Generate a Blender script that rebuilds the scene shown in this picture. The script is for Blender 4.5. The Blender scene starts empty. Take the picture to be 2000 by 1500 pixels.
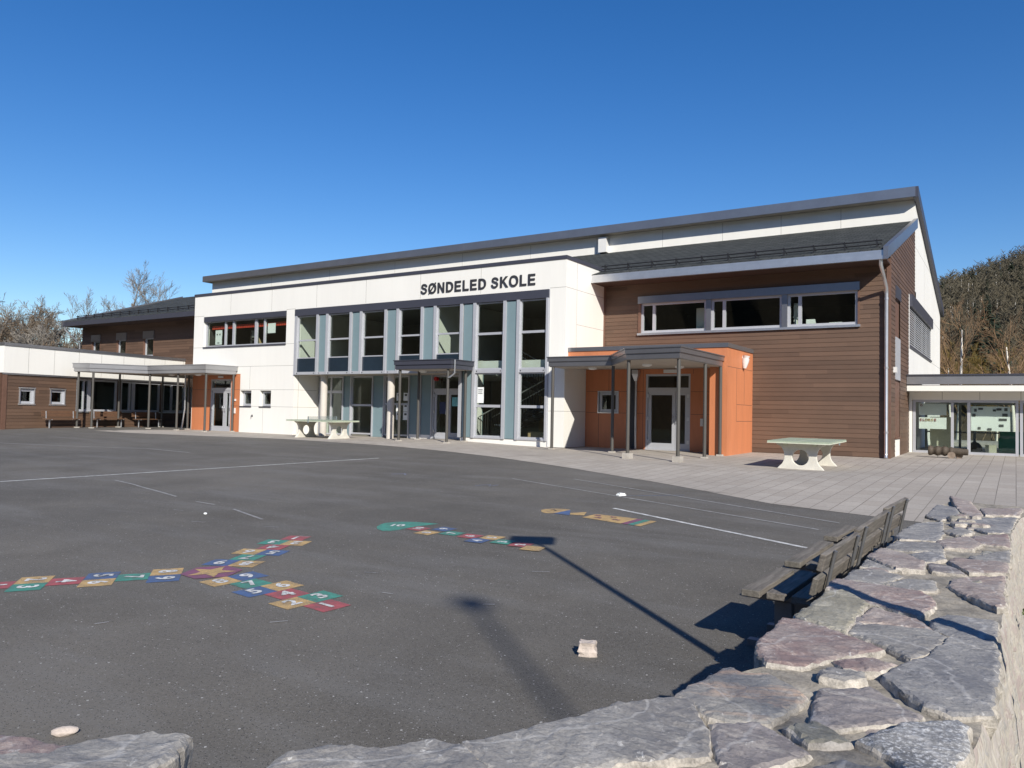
import bpy, bmesh, math, random
from mathutils import Vector, Matrix, noise
from math import radians, sin, cos, pi
random.seed(7)
SC = bpy.context.scene
COL = SC.collection

# ------------------------------------------------------------------ camera, sky, sun, exposure
cam = bpy.data.cameras.new('camera'); camo = bpy.data.objects.new('camera', cam); COL.objects.link(camo)
yaw, pitch, roll = -0.5773512, 0.0363853, 0.0203180
cy_, sy_, cp_, sp_ = cos(yaw), sin(yaw), cos(pitch), sin(pitch)
fwd = Vector((sy_*cp_, cy_*cp_, sp_)); rgt = Vector((cy_, -sy_, 0)); up = rgt.cross(fwd)
r2 = cos(roll)*rgt + sin(roll)*up; u2 = -sin(roll)*rgt + cos(roll)*up
M = Matrix((( r2.x, u2.x, -fwd.x, 0), (r2.y, u2.y, -fwd.y, 0), (r2.z, u2.z, -fwd.z, 1.35), (0, 0, 0, 1)))
camo.matrix_world = M
cam.sensor_width = 36; cam.sensor_fit = 'HORIZONTAL'; cam.lens = 1511.91/2000*36
cam.clip_start = 0.05; cam.clip_end = 3000
SC.camera = camo

SUN_D = Vector((-1.13, 1.0, -0.96)).normalized()
ELEV = math.asin(-SUN_D.z); AZ = math.atan2(-SUN_D.x, -SUN_D.y)
W = bpy.data.worlds.new('World'); SC.world = W; W.use_nodes = True
wn = W.node_tree.nodes; wl = W.node_tree.links
bg = wn['Background']; sky = wn.new('ShaderNodeTexSky'); sky.sky_type = 'NISHITA'; sky.sun_disc = False
sky.sun_elevation = ELEV; sky.sun_rotation = AZ; sky.altitude = 0; sky.air_density = 1.0; sky.dust_density = 0.25; sky.ozone_density = 3.0
hsv = wn.new('ShaderNodeHueSaturation'); hsv.inputs['Saturation'].default_value = 1.34; hsv.inputs['Hue'].default_value = 0.510; wl.new(sky.outputs['Color'], hsv.inputs['Color'])
wl.new(hsv.outputs['Color'], bg.inputs['Color']); bg.inputs['Strength'].default_value = 0.103
sl = bpy.data.lights.new('sun', 'SUN'); slo = bpy.data.objects.new('sun', sl); COL.objects.link(slo)
sl.energy = 4.9; sl.angle = radians(0.55); sl.color = (1.0, 0.948, 0.868)
slo.rotation_euler = SUN_D.to_track_quat('-Z', 'Y').to_euler(); slo.location = (20, -20, 30)
SC.view_settings.view_transform = 'Standard'; SC.view_settings.look = 'None'
SC.view_settings.exposure = 0.30; SC.view_settings.gamma = 1.0
SC.cycles.max_bounces = 8; SC.cycles.transparent_max_bounces = 12

# ------------------------------------------------------------------ node helpers
def newmat(name):
    m = bpy.data.materials.new(name); m.use_nodes = True
    return m, m.node_tree.nodes, m.node_tree.links, m.node_tree.nodes['Principled BSDF']
def coord(n, l, scale=(1, 1, 1), gen='Object'):
    tc = n.new('ShaderNodeTexCoord'); mp = n.new('ShaderNodeMapping'); mp.inputs['Scale'].default_value = scale
    l.new(tc.outputs[gen], mp.inputs['Vector']); return mp.outputs['Vector']
def nz(n, l, vec, scale, detail=4, rough=.6, dist=0):
    t = n.new('ShaderNodeTexNoise'); t.inputs['Scale'].default_value = scale; t.inputs['Detail'].default_value = detail
    t.inputs['Roughness'].default_value = rough; t.inputs['Distortion'].default_value = dist
    l.new(vec, t.inputs['Vector']); return t.outputs['Fac']
def ramp(n, l, fac, stops):
    r = n.new('ShaderNodeValToRGB'); e = r.color_ramp.elements
    while len(e) < len(stops): e.new(0.5)
    for i, (p, c) in enumerate(stops):
        e[i].position = p; e[i].color = (c[0], c[1], c[2], 1) if hasattr(c, '__len__') else (c, c, c, 1)
    l.new(fac, r.inputs['Fac']); return r.outputs['Color']
def mix(n, l, fac, a, b, mode='MIX'):
    x = n.new('ShaderNodeMix'); x.data_type = 'RGBA'; x.blend_type = mode
    for s, v in ((x.inputs[0], fac), (x.inputs[6], a), (x.inputs[7], b)):
        if hasattr(v, 'is_linked'): l.new(v, s)
        elif hasattr(v, '__len__'): s.default_value = (v[0], v[1], v[2], 1)
        else: s.default_value = v
    return x.outputs[2]
def bump(n, l, b, h, strength=.3, dist=.01):
    k = n.new('ShaderNodeBump'); k.inputs['Strength'].default_value = strength; k.inputs['Distance'].default_value = dist
    l.new(h, k.inputs['Height']); l.new(k.outputs['Normal'], b.inputs['Normal'])
def mth(n, l, op, a, b=None):
    x = n.new('ShaderNodeMath'); x.operation = op
    for s, v in zip(x.inputs, (a, b)):
        if v is None: continue
        if hasattr(v, 'is_linked'): l.new(v, s)
        else: s.default_value = v
    return x.outputs[0]

def plain(name, c, rough=.6, metal=0., var=.12, scale=3., bmp=0., stretch=(1, 1, 1), spec=None):
    m, n, l, b = newmat(name)
    v = coord(n, l, stretch)
    f = nz(n, l, v, scale, 5)
    f2 = nz(n, l, v, scale*9, 3)
    k = mth(n, l, 'ADD', mth(n, l, 'MULTIPLY', f, .7), mth(n, l, 'MULTIPLY', f2, .3))
    lo = tuple(x*(1-var*1.6) for x in c); hi = tuple(min(1, x*(1+var)) for x in c)
    l.new(ramp(n, l, k, [(.3, lo), (.68, hi)]), b.inputs['Base Color'])
    b.inputs['Roughness'].default_value = rough; b.inputs['Metallic'].default_value = metal
    if spec is not None: b.inputs['Specular IOR Level'].default_value = spec
    if bmp: bump(n, l, b, f2, bmp, .004)
    return m

MATS = {}
def siding_mat(name, c, pitch=.149):
    m, n, l, b = newmat(name)
    tc = n.new('ShaderNodeTexCoord'); sp = n.new('ShaderNodeSeparateXYZ'); l.new(tc.outputs['Object'], sp.inputs[0])
    row = mth(n, l, 'FLOOR', mth(n, l, 'DIVIDE', sp.outputs['Z'], pitch))
    wn0 = n.new('ShaderNodeTexWhiteNoise'); wn0.noise_dimensions = '1D'; l.new(row, wn0.inputs['W'])
    al = mth(n, l, 'ADD', mth(n, l, 'ADD', sp.outputs['X'], sp.outputs['Y']), mth(n, l, 'MULTIPLY', wn0.outputs['Value'], 17.)); bi = mth(n, l, 'FLOOR', mth(n, l, 'DIVIDE', al, 3.6))
    wnz = n.new('ShaderNodeTexWhiteNoise'); wnz.noise_dimensions = '1D'; l.new(mth(n, l, 'ADD', mth(n, l, 'MULTIPLY', row, 13.7), bi), wnz.inputs['W'])
    mp = n.new('ShaderNodeMapping'); mp.inputs['Scale'].default_value = (1.2, 1.2, 26); l.new(tc.outputs['Object'], mp.inputs['Vector'])
    g = nz(n, l, mp.outputs['Vector'], 3.2, 6, .7)
    g2 = nz(n, l, tc.outputs['Object'], .8, 3)
    k = mth(n, l, 'ADD', mth(n, l, 'MULTIPLY', wnz.outputs['Value'], .30), mth(n, l, 'ADD', mth(n, l, 'MULTIPLY', g, .45), mth(n, l, 'MULTIPLY', g2, .32)))
    col = ramp(n, l, k, [(.22, tuple(x*.62 for x in c)), (.55, c), (.85, tuple(x*1.35 for x in c))])
    l.new(col, b.inputs['Base Color']); b.inputs['Roughness'].default_value = .62
    bump(n, l, b, g, .25, .004)
    return m

def glass_mat(name, tint, rough=.0, base=.10):
    m, n, l, b = newmat(name)
    out = n['Material Output']; n.remove(b)
    tr = n.new('ShaderNodeBsdfTransparent'); tr.inputs['Color'].default_value = (*tint, 1)
    gl = n.new('ShaderNodeBsdfGlossy'); gl.inputs['Roughness'].default_value = rough; gl.inputs['Color'].default_value = (.9, .95, .96, 1)
    lw = n.new('ShaderNodeLayerWeight'); lw.inputs['Blend'].default_value = .5
    f = mth(n, l, 'ADD', mth(n, l, 'MULTIPLY', mth(n, l, 'POWER', lw.outputs['Facing'], 4.5), .9), base)
    mxs = n.new('ShaderNodeMixShader'); l.new(f, mxs.inputs[0]); l.new(tr.outputs[0], mxs.inputs[1]); l.new(gl.outputs[0], mxs.inputs[2])
    v = coord(n, l); h = nz(n, l, v, .7, 2)
    bp = n.new('ShaderNodeBump'); bp.inputs['Strength'].default_value = .05; bp.inputs['Distance'].default_value = .02; l.new(h, bp.inputs['Height']); l.new(bp.outputs[0], gl.inputs['Normal'])
    l.new(mxs.outputs[0], out.inputs['Surface'])
    return m

def asphalt_mat():
    m, n, l, b = newmat('asphalt')
    v = coord(n, l)
    big = nz(n, l, v, .16, 4, .55); mid = nz(n, l, v, 1.1, 5, .6); fine = nz(n, l, v, 46, 3, .7); grit = nz(n, l, v, 150, 2, .6)
    vs = coord(n, l, (.35, 1.6, 1)); streak = nz(n, l, vs, .9, 5, .65)
    k = mth(n, l, 'ADD', mth(n, l, 'MULTIPLY', big, .42), mth(n, l, 'ADD', mth(n, l, 'MULTIPLY', mid, .2), mth(n, l, 'ADD', mth(n, l, 'MULTIPLY', fine, .26), mth(n, l, 'MULTIPLY', grit, .14))))
    c = ramp(n, l, k, [(.33, (.061, .056, .048)), (.5, (.115, .106, .091)), (.68, (.178, .163, .138))])
    c = mix(n, l, ramp(n, l, streak, [(.48, 0), (.70, .5)]), c, (.17, .165, .155))
    # brown wet-looking dust near the wall, darker spilled patches
    st = nz(n, l, v, .45, 4, .55, .4)
    c = mix(n, l, ramp(n, l, st, [(.56, 0), (.72, .55)]), c, (.092, .082, .066))
    # pale and dark stone chips
    def chips(scale, thr, col, c):
        vo = n.new('ShaderNodeTexVoronoi'); vo.inputs['Scale'].default_value = scale; vo.feature = 'F1'; l.new(v, vo.inputs['Vector'])
        sel = n.new('ShaderNodeSeparateColor'); l.new(vo.outputs['Color'], sel.inputs[0])
        a = mth(n, l, 'LESS_THAN', vo.outputs['Distance'], .40); bb = mth(n, l, 'GREATER_THAN', sel.outputs[0], thr)
        return mix(n, l, mth(n, l, 'MULTIPLY', a, bb), c, col)
    c = chips(72, .982, (.32, .31, .29), c); c = chips(120, .80, (.185, .178, .165), c); c = chips(110, .86, (.032, .031, .03), c); c = chips(55, .996, (.42, .41, .38), c)
    l.new(c, b.inputs['Base Color']); b.inputs['Roughness'].default_value = .88; b.inputs['Specular IOR Level'].default_value = .3
    bump(n, l, b, mth(n, l, 'ADD', fine, mth(n, l, 'MULTIPLY', grit, .5)), .55, .006)
    return m

def paving_mat():
    m, n, l, b = newmat('concrete_pavers')
    tc = n.new('ShaderNodeTexCoord'); mp = n.new('ShaderNodeMapping'); mp.inputs['Rotation'].default_value = (0, 0, radians(90))
    l.new(tc.outputs['Object'], mp.inputs['Vector']); v = mp.outputs['Vector']
    br = n.new('ShaderNodeTexBrick'); br.inputs['Scale'].default_value = 1.0; br.inputs['Brick Width'].default_value = .62; br.inputs['Row Height'].default_value = .315
    br.inputs['Mortar Size'].default_value = .008; br.inputs['Mortar Smooth'].default_value = .3; br.inputs['Bias'].default_value = 0
    br.inputs['Color1'].default_value = (.40, .355, .30, 1); br.inputs['Color2'].default_value = (.475, .43, .37, 1); br.inputs['Mortar'].default_value = (.13, .115, .095, 1)
    l.new(v, br.inputs['Vector'])
    a = nz(n, l, tc.outputs['Object'], .35, 5, .6); f = nz(n, l, tc.outputs['Object'], 22, 4, .7); d = nz(n, l, tc.outputs['Object'], .9, 5, .65, .3)
    c = mix(n, l, ramp(n, l, a, [(.35, .55), (.65, 0)]), br.outputs['Color'], (.30, .27, .235))
    c = mix(n, l, ramp(n, l, f, [(.4, .3), (.62, 0)]), c, (.22, .2, .17))
    vs = n.new('ShaderNodeMapping'); vs.inputs['Scale'].default_value = (.5, 1.7, 1); vs.inputs['Location'].default_value = (3.1, .7, 0); l.new(tc.outputs['Object'], vs.inputs['Vector'])
    d = nz(n, l, vs.outputs['Vector'], .62, 6, .68, .2)
    c = mix(n, l, ramp(n, l, d, [(.60, 0), (.72, .8)]), c, (.085, .08, .07))
    l.new(c, b.inputs['Base Color']); b.inputs['Roughness'].default_value = .85; b.inputs['Specular IOR Level'].default_value = .3
    bump(n, l, b, br.outputs['Fac'], -.5, .006)
    return m

def shingle_mat():
    m, n, l, b = newmat('roof_shingles')
    tc = n.new('ShaderNodeTexCoord'); sp = n.new('ShaderNodeSeparateXYZ'); l.new(tc.outputs['Object'], sp.inputs[0])
    cb = n.new('ShaderNodeCombineXYZ'); l.new(sp.outputs['X'], cb.inputs[0]); l.new(mth(n, l, 'MULTIPLY', sp.outputs['Y'], 1.05), cb.inputs[1])
    br = n.new('ShaderNodeTexBrick'); br.inputs['Brick Width'].default_value = .34; br.inputs['Row Height'].default_value = .30; br.inputs['Mortar Size'].default_value = .03
    br.inputs['Mortar Smooth'].default_value = .5; br.inputs['Scale'].default_value = 1
    br.inputs['Color1'].default_value = (.032, .036, .036, 1); br.inputs['Color2'].default_value = (.07, .075, .072, 1); br.inputs['Mortar'].default_value = (.012, .013, .013, 1)
    l.new(cb.outputs[0], br.inputs['Vector'])
    f = nz(n, l, tc.outputs['Object'], 30, 3)
    c = mix(n, l, .35, br.outputs['Color'], ramp(n, l, f, [(.3, (.02, .022, .022)), (.7, (.09, .095, .09))]))
    l.new(c, b.inputs['Base Color']); b.inputs['Roughness'].default_value = .95; b.inputs['Specular IOR Level'].default_value = .12
    bump(n, l, b, br.outputs['Fac'], -.6, .02)
    return m

def stone_mat(name, a, c2, streakcol, streak=.62, speck=False):
    m, n, l, b = newmat(name)
    oi = n.new('ShaderNodeObjectInfo'); tc = n.new('ShaderNodeTexCoord')
    ad = n.new('ShaderNodeVectorMath'); ad.operation = 'MULTIPLY_ADD'; l.new(oi.outputs['Random'], ad.inputs[0]); ad.inputs[1].default_value = (37, 19, 7); l.new(tc.outputs['Object'], ad.inputs[2])
    rt = n.new('ShaderNodeVectorRotate'); rt.rotation_type = 'Z_AXIS'; l.new(ad.outputs[0], rt.inputs['Vector']); l.new(mth(n, l, 'SUBTRACT', mth(n, l, 'MULTIPLY', oi.outputs['Random'], 1.2), .6), rt.inputs['Angle'])
    v = rt.outputs['Vector']
    mp = n.new('ShaderNodeMapping'); mp.inputs['Scale'].default_value = (1.6, 7, 9); l.new(v, mp.inputs['Vector'])
    s = nz(n, l, mp.outputs['Vector'], 1.6, 9, .68, .7); p = nz(n, l, v, 3.2, 6, .62, .5); f = nz(n, l, v, 75, 4, .75); g = nz(n, l, v, 20, 6, .72, .6); q = nz(n, l, v, 8, 6, .7, .2)
    c = mix(n, l, ramp(n, l, p, [(.40, 0), (.60, 1)]), a, c2)
    c = mix(n, l, ramp(n, l, s, [(streak-.04, 0), (streak+.12, .85)]), c, streakcol)
    c = mix(n, l, ramp(n, l, q, [(.54, 0), (.68, .75)]), c, tuple(min(1, x*1.35+.03) for x in c2))      # bleached and lichen patches
    c = mix(n, l, ramp(n, l, g, [(.62, 0), (.67, .85)]), c, (.60, .58, .53))
    c = mix(n, l, ramp(n, l, s, [(.30, .7), (.40, 0)]), c, tuple(x*.5 for x in a))
    c = mix(n, l, ramp(n, l, g, [(.30, .7), (.38, 0)]), c, tuple(x*.45 for x in a))
    c = mix(n, l, ramp(n, l, f, [(.36, .5), (.54, 0)]), c, tuple(x*.55 for x in a))
    # thin pale veins
    wv = n.new('ShaderNodeTexWave'); wv.inputs['Scale'].default_value = .9; wv.inputs['Distortion'].default_value = 9; wv.inputs['Detail'].default_value = 5; wv.inputs['Detail Scale'].default_value = 1.3; wv.wave_profile = 'SIN'; l.new(v, wv.inputs['Vector'])
    c = mix(n, l, ramp(n, l, wv.outputs['Fac'], [(.992, 0), (1, .3)]), c, (.62, .60, .56))
    if speck: c = mix(n, l, ramp(n, l, f, [(.52, 0), (.6, .8)]), c, (.60, .60, .58))
    l.new(c, b.inputs['Base Color']); b.inputs['Roughness'].default_value = .66
    h = mth(n, l, 'ADD', mth(n, l, 'MULTIPLY', s, 1.2), mth(n, l, 'ADD', mth(n, l, 'MULTIPLY', f, .4), mth(n, l, 'MULTIPLY', g, .9)))
    bump(n, l, b, h, .5, .016)
    return m

def rubble_mat():
    m, n, l, b = newmat('rubble_face')
    tc = n.new('ShaderNodeTexCoord'); v = tc.outputs['Object']
    w = nz(n, l, v, 3, 4); wv = n.new('ShaderNodeVectorMath'); wv.operation = 'ADD'
    cbx = n.new('ShaderNodeCombineXYZ'); l.new(w, cbx.inputs[0]); l.new(w, cbx.inputs[2]); l.new(v, wv.inputs[0]); l.new(cbx.outputs[0], wv.inputs[1])
    mp = n.new('ShaderNodeMapping'); mp.inputs['Scale'].default_value = (1.6, 1.2, 2.6); l.new(wv.outputs[0], mp.inputs['Vector'])
    vo = n.new('ShaderNodeTexVoronoi'); vo.feature = 'DISTANCE_TO_EDGE'; l.new(mp.outputs[0], vo.inputs['Vector'])
    vc = n.new('ShaderNodeTexVoronoi'); l.new(mp.outputs[0], vc.inputs['Vector'])
    sc = n.new('ShaderNodeSeparateColor'); l.new(vc.outputs['Color'], sc.inputs[0])
    f = nz(n, l, v, 35, 5, .7); g = nz(n, l, v, 7, 6, .65)
    c = ramp(n, l, sc.outputs[0], [(0, (.31, .295, .275)), (.35, (.44, .41, .36)), (.65, (.36, .285, .26)), (1, (.47, .445, .40))])
    c = mix(n, l, ramp(n, l, vo.outputs['Distance'], [(.05, 1), (.16, 0)]), c, (.44, .40, .33))
    c = mix(n, l, ramp(n, l, f, [(.35, .5), (.6, 0)]), c, (.3, .27, .23)); c = mix(n, l, ramp(n, l, g, [(.55, 0), (.7, .6)]), c, (.5, .47, .4))
    l.new(c, b.inputs['Base Color']); b.inputs['Roughness'].default_value = .9
    bump(n, l, b, mth(n, l, 'ADD', mth(n, l, 'MINIMUM', vo.outputs['Distance'], .2), mth(n, l, 'MULTIPLY', mth(n, l, 'ADD', f, g), .10)), .35, .04)
    return m

def bench_wood():
    m, n, l, b = newmat('weathered_planks')
    v = coord(n, l, (14, 1.1, 14)); g = nz(n, l, v, 2.4, 8, .7, .4); f = nz(n, l, coord(n, l), 3, 4)
    c = ramp(n, l, g, [(.28, (.055, .048, .039)), (.5, (.15, .132, .11)), (.72, (.25, .225, .19))])
    c = mix(n, l, ramp(n, l, f, [(.45, 0), (.7, .5)]), c, (.12, .115, .09))
    l.new(c, b.inputs['Base Color']); b.inputs['Roughness'].default_value = .8; bump(n, l, b, g, .5, .006); return m

def paint_mat(name, c):
    m, n, l, b = newmat(name)
    v = coord(n, l); f = nz(n, l, v, 90, 3, .7); g = nz(n, l, v, 9, 5, .7); h = nz(n, l, v, 2.2, 4)
    w = mth(n, l, 'ADD', mth(n, l, 'MULTIPLY', f, .5), mth(n, l, 'ADD', mth(n, l, 'MULTIPLY', g, .35), mth(n, l, 'MULTIPLY', h, .15)))
    cc = mix(n, l, ramp(n, l, w, [(.38, .9), (.52, .12)]), c, (.10, .096, .09))
    cc = mix(n, l, ramp(n, l, g, [(.5, 0), (.7, .35)]), cc, tuple(min(1, x*1.4+.02) for x in c))
    l.new(cc, b.inputs['Base Color']); b.inputs['Roughness'].default_value = .75; bump(n, l, b, f, .4, .004); return m

def bark_mat(name, a, c2, white=False):
    m, n, l, b = newmat(name)
    v = coord(n, l, (3, 3, 1) if not white else (1.5, 1.5, 7)); f = nz(n, l, v, 3 if not white else 1.4, 6, .7)
    l.new(ramp(n, l, f, [(.36 if not white else .27, a), (.6 if not white else .36, c2)]), b.inputs['Base Color']); b.inputs['Roughness'].default_value = .85; return m

def forest_mat(name, stops):
    m, n, l, b = newmat(name)
    v = coord(n, l); f = nz(n, l, v, .09, 6, .7); g = nz(n, l, v, .8, 4)
    k = mth(n, l, 'ADD', mth(n, l, 'MULTIPLY', f, .7), mth(n, l, 'MULTIPLY', g, .3))
    l.new(ramp(n, l, k, stops), b.inputs['Base Color']); b.inputs['Roughness'].default_value = .9; b.inputs['Specular IOR Level'].default_value = .1; return m

def emis_free(name, c, rough=.5): return plain(name, c, rough, 0, .05)

A = MATS
A['white'] = plain('white_panel', (.79, .775, .715), .55, 0, .03, .6, 0, (1, 1, .12))
A['seam'] = plain('panel_joint', (.30, .29, .26), .8, 0, .1)
A['brown'] = siding_mat('brown_siding', (.112, .067, .043))
A['brownflat'] = plain('brown_board', (.14, .075, .05), .6, 0, .12, 4)
A['orange'] = plain('orange_panel', (.54, .195, .085), .55, 0, .11, .8, 0, (1.5, 1.5, .22))
A['fascia'] = plain('grey_metal', (.285, .285, .298), .30, .75, .07, 1.2)
A['palefascia'] = plain('pale_metal', (.38, .38, .385), .30, .65, .06, 1.2)
A['darkfascia'] = plain('dark_metal', (.075, .078, .10), .4, .35, .06, 1.2)
A['frame'] = plain('window_frame', (.47, .48, .505), .42, .25, .04, 2)
A['lightmetal'] = plain('galvanised_steel', (.62, .63, .64), .32, .8, .08, 3)
A['teal'] = plain('teal_panel', (.18, .255, .275), .4, 0, .04, .7)
A['navy'] = plain('navy_glass', (.016, .028, .042), .08, 0, .15, .6)
A['glass'] = glass_mat('window_glass', (.90, .935, .91), base=.035)
A['post'] = plain('post_paint', (.082, .077, .068), .5, .1, .06, 3)
A['concrete'] = plain('concrete', (.42, .39, .34), .85, 0, .16, 4, .3)
A['plaster'] = plain('column_plaster', (.56, .52, .46), .8, 0, .07, 2, .1)
A['soffit'] = plain('soffit_board', (.42, .37, .31), .7, 0, .08, 2)
A['darksoffit'] = plain('dark_soffit', (.06, .035, .025), .7, 0, .1, 2)
A['shingle'] = shingle_mat()
A['asphalt'] = asphalt_mat(); A['paving'] = paving_mat()
A['letters'] = plain('letter_black', (.035, .035, .04), .5)
A['iw'] = plain('inner_wall', (.61, .62, .57), .8, 0, .04)
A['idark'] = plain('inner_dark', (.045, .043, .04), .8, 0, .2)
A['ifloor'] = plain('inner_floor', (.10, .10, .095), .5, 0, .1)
A['iceil'] = plain('inner_ceiling', (.22, .22, .20), .9, 0, .06)
A['rail'] = plain('black_rail', (.03, .03, .032), .45, .3)
A['paper'] = plain('paper', (.80, .82, .79), .8, 0, .05, 3)
A['red'] = plain('red_cloth', (.50, .045, .02), .8, 0, .2, 8)
A['alarm'] = plain('alarm_red', (.35, .01, .01), .3)
A['lamp'] = plain('lamp_plastic', (.70, .69, .66), .35, 0, .04)
A['tconc'] = plain('table_concrete', (.62, .60, .53), .8, 0, .12, 5, .25)
A['ttop'] = plain('table_green', (.33, .385, .285), .6, 0, .10, 5, .1)
A['tedge'] = plain('table_edge', (.58, .60, .47), .6, 0, .10, 5)
A['net'] = plain('steel_net', (.30, .36, .37), .45, .5, .06)
A['wood'] = bench_wood()
A['bwood'] = plain('brown_bench', (.15, .08, .045), .6, 0, .25, 9, .2, (1, 6, 6))
A['steel'] = plain('bench_steel', (.22, .22, .22), .45, .6, .1, 8)
A['st_edge'] = plain('broken_edge', (.40, .365, .31), .9, 0, .5, 14, .9)
A['mortar'] = plain('mortar', (.30, .268, .215), .95, 0, .4, 9, 1.0)
A['rubble'] = rubble_mat()
for k, a, c2, s in (('grey', (0.221, 0.209, 0.194), (0.319, 0.301, 0.269), (0.515, 0.477, 0.402)), ('blue', (0.201, 0.196, 0.194), (0.294, 0.281, 0.260), (0.494, 0.457, 0.387)),
                    ('purple', (0.201, 0.179, 0.170), (0.283, 0.253, 0.234), (0.494, 0.452, 0.387)), ('red', (0.252, 0.183, 0.165), (0.319, 0.269, 0.238), (0.515, 0.432, 0.364)),
                    ('pink', (0.288, 0.229, 0.200), (0.355, 0.307, 0.269), (0.536, 0.472, 0.397)), ('moss', (0.258, 0.236, 0.175), (0.340, 0.317, 0.250), (0.515, 0.467, 0.373)),
                    ('peach', (0.242, 0.229, 0.210), (0.324, 0.304, 0.265), (0.556, 0.387, 0.265)), ('speck', (0.170, 0.169, 0.165), (0.299, 0.291, 0.274), (0.536, 0.513, 0.454))):
    A['st_'+k] = stone_mat('stone_'+k, a, c2, s, .60 if k != 'peach' else .54, k in ('speck',))
A['p_red'] = paint_mat('paint_red', (.36, .075, .08)); A['p_green'] = paint_mat('paint_green', (.05, .25, .185)); A['p_blue'] = paint_mat('paint_blue', (.06, .115, .25))
A['p_yellow'] = paint_mat('paint_yellow', (.50, .33, .13)); A['p_white'] = paint_mat('paint_white', (.66, .66, .63)); A['p_purple'] = paint_mat('paint_purple', (.21, .07, .13))
A['p_black'] = paint_mat('paint_black', (.03, .025, .03)); A['p_faint'] = paint_mat('paint_faint', (.32, .315, .30)); A['p_chalk'] = paint_mat('paint_chalk', (.17, .22, .33))
A['blind'] = plain('blind_slats', (.42, .42, .41), .5, .2, .05)
A['bark'] = bark_mat('grey_bark', (.10, .08, .062), (.27, .235, .19)); A['bark2'] = bark_mat('brown_bark', (.115, .08, .05), (.235, .175, .115))
A['birch'] = bark_mat('birch_bark', (.12, .105, .09), (.78, .72, .62), True)
A['twig'] = plain('twigs', (.175, .135, .093), .9, 0, .25, 2); A['twigp'] = plain('pale_twigs', (.215, .195, .165), .9, 0, .2, 2)
A['twigr'] = plain('birch_twigs', (.24, .15, .08), .9, 0, .2, 2)
A['needle'] = plain('needles', (.022, .04, .02), .9, 0, .4, 1.5)
A['hill'] = forest_mat('hill_floor', [(.3, (.05, .042, .032)), (.5, (.09, .07, .045)), (.7, (.12, .09, .05))])
A['wood1'] = forest_mat('bare_wood', [(.30, (.080, .076, .055)), (.5, (.122, .106, .076)), (.68, (.165, .135, .07))])
A['bud'] = forest_mat('budding_wood', [(.3, (.16, .115, .04)), (.7, (.26, .18, .055))])
A['grass'] = plain('dry_ground', (.10, .10, .05), .95, 0, .3, .5)
A['weed'] = plain('weed_green', (.11, .14, .05), .7, 0, .3, 20)
A['log'] = plain('carved_log', (.085, .065, .045), .75, 0, .45, 5, .5, (6, 1, 6))
A['logend'] = plain('log_end', (.26, .20, .15), .85, 0, .3, 9)
A['cyan'] = plain('cyan_sheet', (.18, .50, .55), .7); A['navysheet'] = plain('navy_sheet', (.02, .03, .08), .6); A['ink'] = plain('ink', (.10, .10, .10), .8)
A['tan'] = plain('tan_wood', (.45, .33, .18), .6, 0, .1, 6, 0, (1, 1, 8)); A['greenbox'] = plain('green_plastic', (.01, .12, .09), .5); A['cream'] = plain('cream_board', (.55, .53, .42), .7)
A['rstone'] = plain('pale_stone', (.5, .43, .37), .85, 0, .2, 14, .6)

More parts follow.
